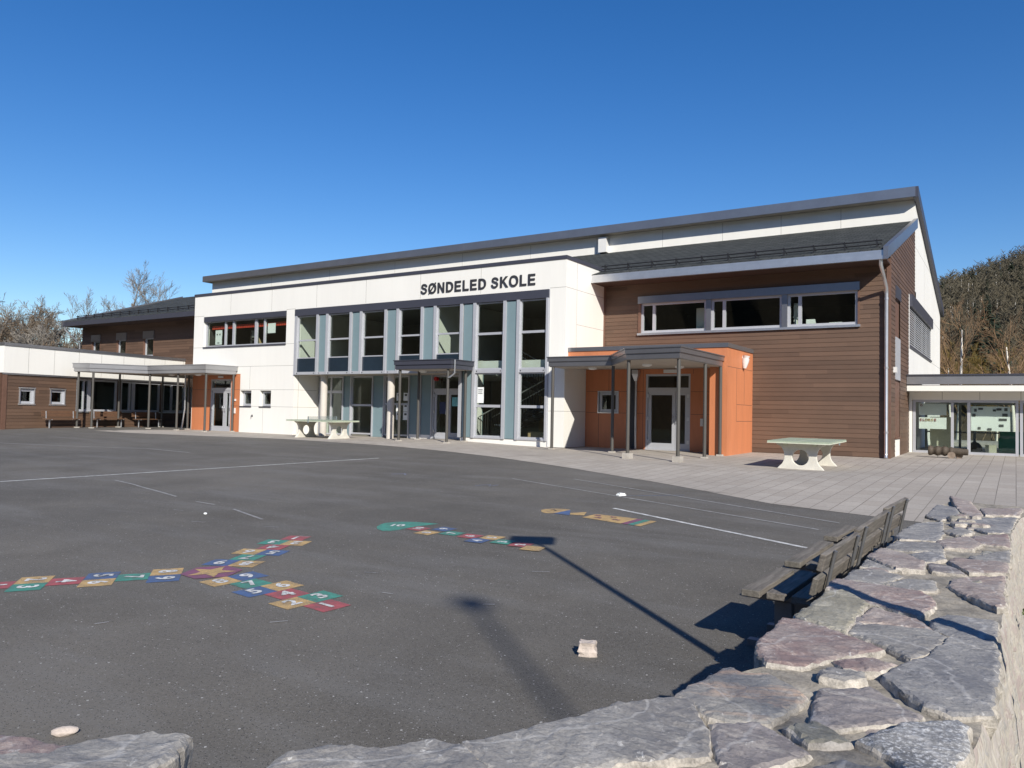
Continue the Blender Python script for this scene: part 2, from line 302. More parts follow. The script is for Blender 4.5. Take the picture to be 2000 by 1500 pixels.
# ------------------------------------------------------------------ mesh helpers
class MB:
    def __init__(s): s.v = []; s.f = []; s.m = []; s.sm = []
    def add(s, vs, fs, mi=0, smooth=False):
        o = len(s.v); s.v += [tuple(p) for p in vs]
        for f in fs: s.f.append(tuple(i+o for i in f)); s.m.append(mi); s.sm.append(smooth)
    def quad(s, a, b, c, d, mi=0): s.add([a, b, c, d], [(0, 1, 2, 3)], mi)
    def box(s, x0, x1, y0, y1, z0, z1, mi=0, T=None):
        x0, x1 = min(x0, x1), max(x0, x1); y0, y1 = min(y0, y1), max(y0, y1); z0, z1 = min(z0, z1), max(z0, z1)
        vs = [(x0, y0, z0), (x1, y0, z0), (x1, y1, z0), (x0, y1, z0), (x0, y0, z1), (x1, y0, z1), (x1, y1, z1), (x0, y1, z1)]
        if T: vs = [T(*p) for p in vs]
        s.add(vs, [(0, 3, 2, 1), (4, 5, 6, 7), (0, 1, 5, 4), (1, 2, 6, 5), (2, 3, 7, 6), (3, 0, 4, 7)], mi)
    def tube(s, pts, rad, n=10, mi=0, caps=True, smooth=True):
        pts = [Vector(p) for p in pts]; rs = rad if hasattr(rad, '__len__') else [rad]*len(pts)
        vs = []; fs = []; prev = None
        for i, p in enumerate(pts):
            d = (pts[min(i+1, len(pts)-1)] - pts[max(i-1, 0)]).normalized()
            if prev is None:
                a = Vector((0, 0, 1)) if abs(d.z) < .9 else Vector((1, 0, 0)); u = d.cross(a).normalized()
            else: u = (prev - d*prev.dot(d)).normalized()
            prev = u; w = d.cross(u)
            for k in range(n):
                t = 2*pi*k/n; vs.append(p + (u*cos(t)+w*sin(t))*rs[i])
        for i in range(len(pts)-1):
            for k in range(n):
                fs.append((i*n+k, i*n+(k+1) % n, (i+1)*n+(k+1) % n, (i+1)*n+k))
        s.add(vs, fs, mi, smooth)
        if caps:
            s.add(vs[:n], [tuple(range(n-1, -1, -1))], mi); s.add(vs[-n:], [tuple(range(n))], mi)
    def prism(s, poly, z0, z1, mi=0, T=None):
        n = len(poly); ar = sum(poly[i][0]*poly[(i+1) % n][1]-poly[(i+1) % n][0]*poly[i][1] for i in range(n))
        if ar < 0: poly = poly[::-1]
        vs = [(x, y, z0) for x, y in poly]+[(x, y, z1) for x, y in poly]
        if T: vs = [T(*p) for p in vs]
        s.add(vs, [tuple(range(n-1, -1, -1)), tuple(range(n, 2*n))]+[(i, (i+1) % n, n+(i+1) % n, n+i) for i in range(n)], mi)
    def each(s, name, mats, parent=None, k=6):
        # every closed piece of six faces (a bar) becomes a part of its own
        for i in range(0, len(s.f), k):
            q = MB(); ids = sorted({j for f in s.f[i:i+k] for j in f}); mp = {j: n_ for n_, j in enumerate(ids)}
            q.add([s.v[j] for j in ids], [tuple(mp[j] for j in f) for f in s.f[i:i+k]], s.m[i]); o = q.build(name, mats, parent)
        return o
    def build(s, name, mats, parent=None, loc=None):
        me = bpy.data.meshes.new(name); me.from_pydata(s.v, [], s.f)
        if not isinstance(mats, (list, tuple)): mats = [mats]
        for k in mats: me.materials.append(A[k] if isinstance(k, str) else k)
        me.polygons.foreach_set('material_index', s.m); me.polygons.foreach_set('use_smooth', s.sm); me.update()
        o = bpy.data.objects.new(name, me); COL.objects.link(o)
        if loc: o.location = loc
        if parent: o.parent = parent
        return o
def tag(o, label=None, cat=None, group=None, kind=None):
    if label: o['label'] = label
    if cat: o['category'] = cat
    if group: o['group'] = group
    if kind: o['kind'] = kind
    return o
def thing(name, label, cat, loc=(0, 0, 0), rz=0, group=None):
    o = bpy.data.objects.new(name, None); COL.objects.link(o); o.location = loc; o.rotation_euler = (0, 0, rz); o.empty_display_size = .3
    return tag(o, label, cat, group)
def copy_tree(o, parent=None):
    c = o.copy(); COL.objects.link(c)
    if parent: c.parent = parent
    for ch in list(o.children): copy_tree(ch, c)
    return c
def ss(t): t = min(max(t, 0), 1); return t*t*(3-2*t)
def gz(x, y):
    a = .12+.008*(y-27.1); b = .063+.0275*(y-20.)
    h = max(.03-abs(a-b), 0)/.03; z = min(a, b)-h*h*.03/4
    z += -.001*(x+3.36)+.09*ss((-x-26)/10)*ss((26-y)/8)
    z += .09*math.exp(-((x+18.5)/2.6)**2-((y-24.3)/2.2)**2)-.07*math.exp(-((x+4.5)/2.6)**2-((y-22)/2.2)**2)
    return z
# wall plane maps: (along, height, outwards)
def PY(y): return lambda u, w, d: (u, y-d, w)          # faces -Y
def PX(x): return lambda u, w, d: (x+d, u, w)          # faces +X
def panelwall(mb, u0, u1, w0, w1, holes, P, th=.25, mi=0):
    us = sorted({u0, u1, *[min(max(h[i], u0), u1) for h in holes for i in (0, 1)]}); ws = sorted({w0, w1, *[min(max(h[i], w0), w1) for h in holes for i in (2, 3)]})
    def occ(i, j):
        if i < 0 or j < 0 or i >= len(us)-1 or j >= len(ws)-1: return False
        cu = (us[i]+us[i+1])/2; cw = (ws[j]+ws[j+1])/2
        return not any(h[0] < cu < h[1] and h[2] < cw < h[3] for h in holes)
    for i in range(len(us)-1):
        for j in range(len(ws)-1):
            if not occ(i, j): continue
            a, b, c, d = us[i], us[i+1], ws[j], ws[j+1]
            mb.quad(P(a, c, 0), P(b, c, 0), P(b, d, 0), P(a, d, 0), mi); mb.quad(P(a, d, -th), P(b, d, -th), P(b, c, -th), P(a, c, -th), mi)
            if not occ(i-1, j): mb.quad(P(a, c, 0), P(a, d, 0), P(a, d, -th), P(a, c, -th), mi)
            if not occ(i+1, j): mb.quad(P(b, d, 0), P(b, c, 0), P(b, c, -th), P(b, d, -th), mi)
            if not occ(i, j-1): mb.quad(P(b, c, 0), P(a, c, 0), P(a, c, -th), P(b, c, -th), mi)
            if not occ(i, j+1): mb.quad(P(a, d, 0), P(b, d, 0), P(b, d, -th), P(a, d, -th), mi)
def seams(mb, P, hs, vs, mi=0, w=.014):
    for u0, u1, z in hs: bar(mb, P, u0, u1, z-w/2, z+w/2, -.01, .002, mi)
    for u, z0, z1 in vs: bar(mb, P, u-w/2, u+w/2, z0, z1, -.01, .0025, mi)
def bar(mb, P, u0, u1, w0, w1, d0, d1, mi=0):
    c = [P(u0, w0, d1), P(u1, w0, d1), P(u1, w1, d1), P(u0, w1, d1), P(u0, w0, d0), P(u1, w0, d0), P(u1, w1, d0), P(u0, w1, d0)]
    mb.add(c, [(0, 1, 2, 3), (5, 4, 7, 6), (4, 0, 3, 7), (1, 5, 6, 2), (3, 2, 6, 7), (4, 5, 1, 0)], mi)
def siding(mb, u0, u1, w0, w1, holes, P, ulim=None, pitch=.149, proud=.013, mi=0):
    k0 = math.floor(w0/pitch); z = k0*pitch
    while z < w1:
        a, b = max(z, w0), min(z+pitch, w1)
        if b-a > .004:
            U0, U1 = (u0, u1) if not ulim else ulim((a+b)/2)
            cuts = [(U0, U1)]
            for h in holes:
                if h[2] < (a+b)/2 < h[3]:
                    nc = []
                    for p, q in cuts:
                        if h[0] > p: nc.append((p, min(q, h[0])))
                        if h[1] < q: nc.append((max(p, h[1]), q))
                    cuts = [c for c in nc if c[1]-c[0] > .005]
            da = proud*(1-(a-z)/pitch)+.001; db = proud*(1-(b-z)/pitch)+.001
            for p, q in cuts:
                if q <= p: continue
                mb.quad(P(p, a, da), P(q, a, da), P(q, b, db), P(p, b, db), mi); mb.quad(P(p, a, -.02), P(q, a, -.02), P(q, a, da), P(p, a, da), mi)
        z += pitch
def window(parent, P, u0, u1, w0, w1, mull=(), trans=(), fr=.06, depth=.08, inset=.05, frame='frame', glass='glass', nofr=False, name='window'):
    """frame mesh is the window part, its panes are one sub-part"""
    mb = MB(); d0, d1 = -inset-depth, -inset
    bar(mb, P, u0, u0+fr, w0, w1, d0, d1); bar(mb, P, u1-fr, u1, w0, w1, d0, d1)
    bar(mb, P, u0+fr, u1-fr, w0, w0+fr, d0, d1-.003); bar(mb, P, u0+fr, u1-fr, w1-fr, w1, d0, d1-.003)
    for m in mull:
        hw = fr*.6 if not isinstance(m, tuple) else m[1]; m = m if not isinstance(m, tuple) else m[0]
        bar(mb, P, m-hw, m+hw, w0+fr, w1-fr, d0, d1-.005)
    for t in trans:
        hw = fr*.5 if not isinstance(t, tuple) else t[1]; t = t if not isinstance(t, tuple) else t[0]
        bar(mb, P, u0+fr, u1-fr, t-hw, t+hw, d0, d1-.008)
    o = mb.build(name, frame, parent)
    g = MB(); bar(g, P, u0+fr*.5, u1-fr*.5, w0+fr*.5, w1-fr*.5, d0+depth*.35, d0+depth*.35+.008); g.build('pane', glass, o)
    return o
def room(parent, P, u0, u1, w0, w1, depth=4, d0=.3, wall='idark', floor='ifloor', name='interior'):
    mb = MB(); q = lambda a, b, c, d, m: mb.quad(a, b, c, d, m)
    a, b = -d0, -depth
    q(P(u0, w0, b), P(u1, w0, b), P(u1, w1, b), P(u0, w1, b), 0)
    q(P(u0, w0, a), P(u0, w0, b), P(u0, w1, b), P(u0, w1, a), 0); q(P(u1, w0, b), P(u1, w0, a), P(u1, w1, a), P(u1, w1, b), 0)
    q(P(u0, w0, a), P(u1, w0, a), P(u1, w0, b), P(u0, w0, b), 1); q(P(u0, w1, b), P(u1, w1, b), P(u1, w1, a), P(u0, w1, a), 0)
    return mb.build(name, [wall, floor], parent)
def text_mesh(name, body, size, mat, parent=None, ext=.02, off=0, T=None, width=None, align='CENTER'):
    cu = bpy.data.curves.new(name, 'FONT'); cu.body = body; cu.size = size; cu.extrude = ext; cu.offset = off; cu.align_x = align; cu.align_y = 'CENTER'; cu.resolution_u = 4
    to = bpy.data.objects.new(name, cu); COL.objects.link(to); dg = bpy.context.evaluated_depsgraph_get(); dg.update()
    me = bpy.data.meshes.new_from_object(to.evaluated_get(dg)); bpy.data.objects.remove(to); bpy.data.curves.remove(cu)
    xs = [v.co.x for v in me.vertices]; 
    if width:
        s = width/(max(xs)-min(xs))
        for v in me.vertices: v.co.x *= s
    if T:
        for v in me.vertices: v.co = T(v.co)
    me.materials.clear(); me.materials.append(A[mat]); me.update()
    o = bpy.data.objects.new(name, me); COL.objects.link(o)
    if parent: o.parent = parent
    return o

# ------------------------------------------------------------------ ground
def grid(name, mat, xs, yfun, ny, zoff, kind='structure'):
    mb = MB(); vs = []; fs = []
    for i, x in enumerate(xs):
        y0, y1 = yfun(x)
        for j in range(ny+1):
            y = y0+(y1-y0)*(j/ny)**1.3; vs.append((x, y, gz(x, y)+zoff))
    for i in range(len(xs)-1):
        for j in range(ny):
            a = i*(ny+1)+j; fs.append((a, a+ny+1, a+ny+2, a+1))
    mb.add(vs, fs, 0, True); return tag(mb.build(name, mat), kind=kind)
EDGE = [(-60, 19), (-36, 18.6), (-31.8, 19.1), (-26.8, 20.7), (-24.5, 21.05), (-21.8, 20.8), (-18.7, 20.5), (-15.6, 19.75), (-12.5, 18.6), (-9.6, 17.2), (-6.07, 15.2), (-3.5, 13.5), (-2.03, 13.05), (-.4, 12.6), (2, 12.3), (14, 12)]
def yedge(x):
    for (a, b), (c, d) in zip(EDGE, EDGE[1:]):
        if a <= x <= c:
            return b+(d-b)*(x-a)/(c-a)+.03*noise.noise(Vector((x*1.7, 0, 0)))+.03*noise.noise(Vector((x*5, 3, 0)))
    return EDGE[-1][1]
def rng(a, b, s):
    n = int(math.ceil((b-a)/s)); return [a+(b-a)*i/n for i in range(n+1)]
grid('asphalt', 'asphalt', rng(-75, -12, 1.5)[:-1]+rng(-12, -.55, .45), lambda x: (-14, 48), 70, 0)
grid('pavement', 'paving', rng(-34.5, 14, .5), lambda x: (yedge(x), 50), 46, .004)
g = MB(); g.quad((-500, -500, -1.1), (500, -500, -1.1), (500, 500, -1.1), (-500, 500, -1.1)); tag(g.build('ground', 'grass'), kind='structure')

# ------------------------------------------------------------------ the school: main building
B = thing('school_building', 'long two storey school with white entrance block, brown timber siding and white hall behind', 'school', (-18, 26, .1))
B.location = (0, 0, 0)
YW, YB, XR, XG = 24.08, 27.13, -13.46, -3.36
Pw, Pb, Pg = PY(YW), PY(YB), PX(XG)
# white entrance block
mb = MB()
panelwall(mb, -35.07, -27.53, .1, 6.90, [(-34.25, -28.15, 4.27, 5.82), (-31.27, -30.46, 1.35, 2.13), (-29.85, -29.06, 1.35, 2.13), (-35.07, -31.30, .1, 2.93)], Pw, .32)
panelwall(mb, -27.53, -14.15, 5.82, 6.90, [], Pw, .32)
panelwall(mb, -14.15, XR, .13, 6.90, [], Pw, .3)
panelwall(mb, YW+.3, YB+.06, 3.6, 6.90, [], PX(XR), .3); panelwall(mb, YW+.3, 25.75, .13, 3.6, [], PX(XR), .3)
panelwall(mb, YW+.32, 25.6, .1, 2.86, [], PX(-27.53), .3)                    # flank of the recess
mb.quad((-35.07, YW, .1), (-35.07, YW, 6.9), (-35.07, 34, 6.9), (-35.07, 34, .1)); mb.quad((-35.07, YW, 6.86), (XR, YW, 6.86), (XR, 28, 6.86), (-35.07, 28, 6.86))
mb.quad((-18.03, YW, .1), (-18.03, 25.5, .1), (-18.03, 25.5, 2.86), (-18.03, YW, 2.86))
wl_ = mb.build('entrance_wall', 'white', B)
sm = MB()
seams(sm, Pw, [(-35.07, -34.27, 5.87), (-28.13, -27.56, 5.87), (-35.07, -34.27, 4.28), (-28.13, -27.56, 4.28), (-35.07, -27.56, 3.28), (-31.28, -27.54, 2.17), (-31.28, -27.54, 1.38), (-14.13, XR, 5.87), (-14.13, XR, 1.42)],
      [(x, 5.87, 6.88) for x in (-32.2, -29.2, -26.2, -23.2, -20.2, -17.2)]+[(-28.15, 5.83, 5.87), (-30.6, 2.17, 3.28), (-29.6, .1, 1.38)])
seams(sm, PX(XR), [(YW, YB-.03, 5.87), (24.9, YB-.03, 4.60), (YW, 25.7, 1.42)], [(24.9, 3.7, 6.88)]); seams(sm, PX(-27.53), [(YW, 25.5, 2.17), (YW, 25.5, 1.38)], [(24.35, .1, 2.84)])
sm.each('panel_joint', 'seam', B)
cp = MB(); cp.box(-35.10, XR+.03, YW-.03, YW+.35, 6.88, 7.01); cp.box(XR-.3, XR+.03, YW+.35, 27.6, 6.88, 7.01); cp.build('coping', 'darkfascia', B)
def letter(m, ch, x, z, em):
    T = lambda a, b, c: (x+a*em, YW-c, z+b*em)
    D0, D1 = .004, .035
    R = lambda a, b, c, d: m.prism([(a, c), (b, c), (b, d), (a, d)], D0, D1, 0, T)
    def ribbon(o, i_, closed=True):
        n = len(o)
        for k in range(n if closed else n-1): m.prism([o[k], o[(k+1) % n], i_[(k+1) % n], i_[k]], D0, D1, 0, T)
    el = lambda cx, cy, rx, ry, n=28, a0=0, a1=2*pi: [(cx+rx*math.copysign(abs(cos(t))**.9, cos(t)), cy+ry*math.copysign(abs(sin(t))**.9, sin(t))) for t in [a0+(a1-a0)*k/n for k in range(n+(0 if a1 == 2*pi else 1))]]
    if ch in 'EL':
        R(.073, .22, 0, .72); R(.22, .61 if ch == 'E' else .575, 0, .125)
        if ch == 'E': R(.22, .60, .595, .72); R(.22, .57, .305, .425)
        return .667 if ch == 'E' else .611
    if ch == 'N': R(.07, .21, 0, .72); R(.51, .65, 0, .72); m.prism([(.21, .72), (.21, .50), (.51, 0), (.51, .22)], D0, D1, 0, T); return .722
    if ch == 'D':
        R(.073, .22, 0, .72); o = [(.22, .72), (.36, .715)]+el(.335, .36, .35, .355, 16, pi/2-.2, -pi/2+.2)+[(.36, .005), (.22, 0)]; i_ = [(.22, .598), (.33, .596)]+el(.33, .36, .205, .235, 16, pi/2-.2, -pi/2+.2)+[(.33, .124), (.22, .122)]
        ribbon(o, i_, False); return .722
    if ch in 'OØ':
        ribbon(el(.39, .36, .35, .375), el(.39, .36, .205, .245))
        if ch == 'Ø': m.prism([(.06, .0), (.12, -.05), (.72, .72), (.66, .77)], D0, D1+.003, 0, T)
        return .778
    if ch == 'S':
        c = [(.555, .50), (.54, .57), (.48, .63), (.39, .658), (.30, .658), (.21, .63), (.155, .575), (.15, .51), (.19, .455), (.27, .415), (.37, .385), (.46, .345), (.525, .28), (.535, .205), (.50, .125), (.42, .075), (.32, .058), (.22, .075), (.15, .12), (.11, .185), (.10, .235)]
        o, i_ = [], []
        for k in range(len(c)):
            a, b = c[max(k-1, 0)], c[min(k+1, len(c)-1)]; L = math.hypot(b[0]-a[0], b[1]-a[1]); nx, ny = -(b[1]-a[1])/L*.063, (b[0]-a[0])/L*.063; o.append((c[k][0]+nx, c[k][1]+ny)); i_.append((c[k][0]-nx, c[k][1]-ny))
        ribbon(o, i_, False); return .667
    if ch == 'K': R(.073, .22, 0, .72); m.prism([(.22, .24), (.22, .42), (.49, .72), (.67, .72), (.385, .415)], D0, D1, 0, T); m.prism([(.30, .325), (.385, .415), (.71, 0), (.53, 0)], D0, D1, 0, T); return .722
    return .30
lx = -20.19
for ch in 'SØNDELED SKOLE':
    lm = MB(); w_ = letter(lm, ch, lx, 6.035, .572)
    if lm.v: lm.build('letter', 'letters', B)
    lx += w_*.572+.012
# orange wall panel and glazed door at the left of the white block
ob = MB(); panelwall(ob, -35.06, -31.31, .1, 2.92, [(-33.58, -31.98, .1, 2.68)], PY(YW+.012), .3); o_ = ob.build('orange_wall', 'orange', B)
sj = MB(); seams(sj, PY(YW+.012), [(-35.05, -33.6, 2.17), (-31.97, -31.32, 2.17), (-35.05, -33.6, 1.38), (-31.97, -31.32, 1.38)], []); sj.each('orange_joint', 'brownflat', B)
def door(u0, u1, z0, z1, ztr, P, split, parent=B, name='door'):
    m = MB(); f = .07
    for a, b in ((u0, u0+f), (u1-f, u1)): bar(m, P, a, b, z0, z1, -.16, -.02)
    bar(m, P, u0+f, u1-f, z1-f, z1, -.16, -.023); bar(m, P, u0+f, u1-f, ztr, ztr+.14, -.16, -.026)
    def leaf(a, b):
        bar(m, P, a, a+.12, z0+.03, ztr, -.11, -.05); bar(m, P, b-.12, b, z0+.03, ztr, -.11, -.05)
        bar(m, P, a+.12, b-.12, z0+.03, z0+.24, -.11, -.053); bar(m, P, a+.12, b-.12, ztr-.12, ztr, -.11, -.053)
    leaf(u0+f+.01, split-.006); leaf(split+.006, u1-f-.01); bar(m, P, u0, u1, z0-.02, z0+.028, -.2, .02)
    d = m.build(name, 'frame', parent)
    gp = MB()
    for a, b, c, e in ((u0+f+.12, split-.12, z0+.22, ztr-.1), (split+.12, u1-f-.12, z0+.22, ztr-.1), (u0+f-.01, u1-f+.01, ztr+.13, z1-f+.01)): bar(gp, P, a, b, c, e, -.084, -.076)
    gp.build('pane', 'glass', d)
    for u in (split-.07, split+.07):
        h = MB()
        a = [P(u, z0+.98, -.05), P(u, z0+.98, .03), P(u, z0+1.22, .03), P(u, z0+1.22, -.05)]; h.tube(a, .012, 8); h.build('handle', 'lightmetal', d)
    h = MB()
    for z in (z0+.3, z0+1.1, ztr-.15): bar(h, P, u1-f-.05, u1-f+.03, z-.06, z+.06, -.06, -.005); bar(h, P, u0+f-.03, u0+f+.05, z-.06, z+.06, -.06, -.005)
    h.each('hinge', 'lightmetal', d); return d
door(-33.58, -31.98, .14, 2.68, 2.12, PY(YW+.012), -32.5)
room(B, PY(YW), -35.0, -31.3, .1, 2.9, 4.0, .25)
def small_box(name, mat, x0, x1, y0, y1, z0, z1, parent=B): m = MB(); m.box(x0, x1, y0, y1, z0, z1); return m.build(name, mat, parent)
small_box('call_box', 'lamp', -31.72, -31.58, YW-.03, YW+.012, 1.62, 1.72); small_box('call_box', 'lamp', -31.70, -31.60, YW-.04, YW+.012, 1.02, 1.28)
t = MB(); t.tube([(-30.35, YW-.002, .93), (-30.35, YW-.07, .93), (-30.35, YW-.08, .86)], .018, 8); t.box(-30.40, -30.30, YW-.012, YW+.01, .88, .98); t.build('garden_tap', 'steel', B)
# ribbon window of the white block, its blind box and deep small windows
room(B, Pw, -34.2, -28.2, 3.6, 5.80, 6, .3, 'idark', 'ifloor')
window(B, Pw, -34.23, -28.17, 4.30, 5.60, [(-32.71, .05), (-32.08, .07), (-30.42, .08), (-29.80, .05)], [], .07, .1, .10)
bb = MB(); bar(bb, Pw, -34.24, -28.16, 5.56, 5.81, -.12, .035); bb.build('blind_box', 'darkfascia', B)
bb = MB(); bar(bb, Pw, -34.26, -28.14, 4.245, 4.30, -.12, .05); bb.build('sill', 'darkfascia', B)
for a, b in ((-31.27, -30.46), (-29.85, -29.06)):
    w_ = window(B, Pw, a+.02, b-.02, 1.40, 2.11, [], [], .10, .08, .16)
    s_ = MB(); bar(s_, Pw, a-.02, b+.02, 1.335, 1.385, -.2, .035); s_.build('sill', 'darkfascia', w_); room(B, Pw, a, b, 1.3, 2.15, 1.5, .28)
# glazed front: header, mullions, panes, teal panels, navy spandrels
hd = MB(); bar(hd, Pw, -27.55, -14.14, 5.52, 5.83, -.12, .05); hd.build('header', 'darkfascia', B)
BAYS = [(-27.39, -26.13), (-25.39, -24.08), (-23.35, -22.07), (-21.28, -20.11), (-19.32, -18.13), (-17.37, -16.11), (-15.38, -14.24)]
PANELS = [(-25.97, -25.58), (-23.93, -23.53), (-21.93, -21.48), (-19.98, -19.48), (-17.98, -17.51), (-15.98, -15.52)]
mu = MB()
edges = [-27.47]+[v for a, b in zip([x[1] for x in BAYS[:-1]], [x[0] for x in BAYS[1:]]) for v in (a, b)]+[-14.19]
for i, (a, b) in enumerate(BAYS):
    zb = 2.85 if i < 5 else .34
    for u0, u1 in ((a-.13 if i else -27.53, a), (b, b+.13 if i < 6 else -14.15)): bar(mu, Pw, u0, u1, zb if not (i == 4 and u0 > -18.3) else .34, 5.52, -.12, .06)
mu.each('mullion', 'frame', B)
for i, (a, b) in enumerate(BAYS):
    if i < 5:
        window(B, Pw, a, b, 3.58, 5.51, [], [(4.40, .035)], .045, .08, .03)
        nv = MB(); bar(nv, Pw, a, b, 2.96, 3.58, -.1, -.035); nv.build('spandrel', 'navy', B)
    else:
        window(B, Pw, a, b, 2.96, 5.51, [], [(4.32, .045)], .045, .08, .03); window(B, Pw, a, b, .40, 2.82, [], [(1.565, .05)], .05, .08, .03)
bf = MB(); bar(bf, Pw, -27.53, -18.0, 2.85, 2.97, -.2, .04)
for a, b in BAYS[5:]: bar(bf, Pw, a, b, 2.82, 2.96, -.1, .035); bar(bf, Pw, a, b, .335, .40, -.1, .035)
bf.each('sill_rail', 'frame', B)
for i, (a, b) in enumerate(PANELS):
    tp = MB(); bar(tp, Pw, a+.008, b-.008, 2.97 if i < 4 else .36, 5.5, -.1, .0); tp.build('teal_panel', 'teal', B)
pl = MB(); bar(pl, Pw, -18.02, -14.15, .06, .335, -.2, .0); pl.build('plinth', 'white', B)
rv = MB(); bar(rv, Pw, -14.15, -14.11, .1, 5.82, -.1, .012); rv.build('flashing', 'frame', B)
bl = MB()
for a, b in BAYS[:5]:
    for u in (a+.08, b-.08): bl.tube([(u, YW-.04, 2.91), (u, YW-.06, 2.91)], .02, 8)
for a, b in PANELS[:4]: bl.tube([((a+b)/2-.12, YW, 2.91), ((a+b)/2-.12, YW-.05, 2.91)], .02, 8)
for a, b in BAYS[5:]:
    for u in (a+.08, b-.08): bl.tube([(u, YW-.03, 2.89), (u, YW-.05, 2.89)], .02, 8)
bl.each('bolt_cap', 'rail', B, 10)
# recessed ground floor behind the round columns
P5 = PY(25.5)
so = MB(); so.box(-27.53, -18.03, YW+.1, 25.6, 2.852, 2.95); so.build('soffit', 'soffit', B)
window(B, P5, -27.40, -25.84, .15, 2.84, [(-26.62, .05)], [(2.12, .06)], .07, .1, .0); window(B, P5, -25.32, -24.0, .22, 2.84, [], [(1.53, .045)], .07, .1, .0)
window(B, P5, -23.30, -21.88, .22, 2.84, [], [(1.60, .045)], .07, .1, .0)
for a, b in ((-25.82, -25.34), (-23.98, -23.32), (-21.86, -21.27), (-21.2, -20.64)):
    tp = MB(); bar(tp, P5, a, b, .32 if a > -21.3 else .14, 2.84, -.1, -.01); tp.build('teal_panel', 'teal', B)
fr_ = MB()
for u in (-25.83, -25.33, -23.99, -23.31, -21.87, -21.235, -20.62): bar(fr_, P5, u-.025, u+.025, .14, 2.85, -.1, .05)
fr_.each('mullion', 'frame', B)
pl = MB(); bar(pl, P5, -21.9, -20.64, .05, .32, -.2, .0); pl.build('plinth', 'white', B)
door(-20.60, -19.05, .20, 2.84, 2.14, P5, -19.78)
tp = MB(); bar(tp, P5, -19.04, -18.05, .1, 2.84, -.1, -.02); tp.build('teal_panel', 'teal', B)
for x in (-26.02, -22.02):
    c = MB(); c.tube([(x, 24.5, .02), (x, 24.5, 2.852)], .155, 24); c.build('column', 'plaster', B)
# entrance hall seen through the glass
hl = MB()
hl.box(-27.5, -14.0, YW+.25, 31.5, .05, .12, 1); hl.box(-27.5, -18.2, 25.7, 31.5, 2.86, 3.42, 0); hl.box(-18.2, -14.0, 28.0, 31.5, 2.86, 3.42, 0); hl.box(-18.2, -14.0, YW+.3, YW+.6, 3.02, 3.30, 0)
hl.box(-27.5, -14.0, YW+.25, 31.5, 5.85, 5.95, 3); hl.box(-27.5, -14.0, 31.4, 31.5, .1, 5.9, 4)
hl.box(-27.52, -27.44, YW+.3, 31.4, 3.4, 5.9, 0); hl.box(-27.52, -27.44, 25.7, 31.4, .1, 2.86, 0); hl.box(-19.62, -19.50, YW+.35, 31.4, 3.42, 5.9, 0); hl.box(-14.02, -13.9, YW+.35, 31.4, .1, 5.9, 4)
hl.box(-25.6, -22.3, 28.2, 28.35, .12, 2.86, 4); hl.box(-21.2, -20.0, 26.4, 26.5, 3.42, 3.8, 0); hl.box(-23.2, -21.0, 29.5, 29.7, 3.42, 5.85, 2); hl.box(-18.6, -17.4, 30.9, 31.38, .12, 2.2, 5); hl.box(-17.0, -15.9, 31.0, 31.38, 3.42, 5.5, 2)
hl.build('entrance_hall', ['iw', 'ifloor', 'idark', 'iceil', 'iceil', 'tan'], B)
# gable end and long brown front
def roofz(y): return 6.62+.322*(y-26.05)
bw = MB(); HB = [(-11.97, -4.26, 4.36, 5.80), (-13.46, -7.70, 0, 3.6)]
siding(bw, XR, XG, .1, 6.33, HB, Pb); bw.build('timber_front', 'brown', B)
bk = MB(); panelwall(bk, XR, XG, .05, 6.35, [(-11.97, -4.26, 4.36, 5.80)], PY(YB+.03), .25); bk.build('front_backing', 'brownflat', B)
gw = MB(); siding(gw, YB, 32.3, .1, 9.2, [(28.42, 29.68, .1, 5.85)], Pg, lambda z: (YB if z < 6.8 else max(YB, 26.05+(z-6.45)/.322), 32.3 if z < 6.12 else 34.4))
gw.build('timber_gable', 'brown', B)
gb = MB(); gb.add([(XG-.03, YB+.06, .05), (XG-.03, 34.4, .05), (XG-.03, 34.4, 9.15), (XG-.03, YB+.06, 6.75)], [(0, 1, 2, 3)]); gb.build('gable_backing', 'brownflat', B)
cb = MB(); cb.box(XG-.09, XG+.035, YB-.035, YB+.08, .1, 6.5); cb.box(XR-.0, XR+.07, YB-.03, YB+.02, 3.7, 6.3); cb.each('corner_board', 'brownflat', B)
bp = MB(); bp.box(-7.66, XG-.02, YB-.03, YB+.03, .0, .13); bp.build('plinth', 'concrete', B)
# tall narrow window strip in the gable
window(B, Pg, 28.47, 29.62, 4.2, 5.45, [(28.75, .03)], [], .05, .08, .05)
ns = MB(); bar(ns, Pg, 28.44, 29.66, 5.42, 5.84, -.05, .05); ns.build('blind_box', 'darkfascia', B)
ns = MB(); bar(ns, Pg, 28.47, 29.64, 2.70, 4.12, -.06, .03); ns.build('grey_panel', 'frame', B)
ns = MB(); bar(ns, Pg, 28.47, 29.64, .78, 2.62, -.06, .0); bar(ns, Pg, 28.44, 29.68, .72, .78, -.06, .05); ns.build('brown_panel', 'brownflat', B)
ns = MB(); bar(ns, Pg, 28.47, 29.64, .1, .70, -.06, .01); ns.build('white_panel', 'white', B)
sb = MB(); bar(sb, Pg, 27.95, 28.2, 2.9, 3.08, 0, .1); sb.build('sensor', 'lamp', B)
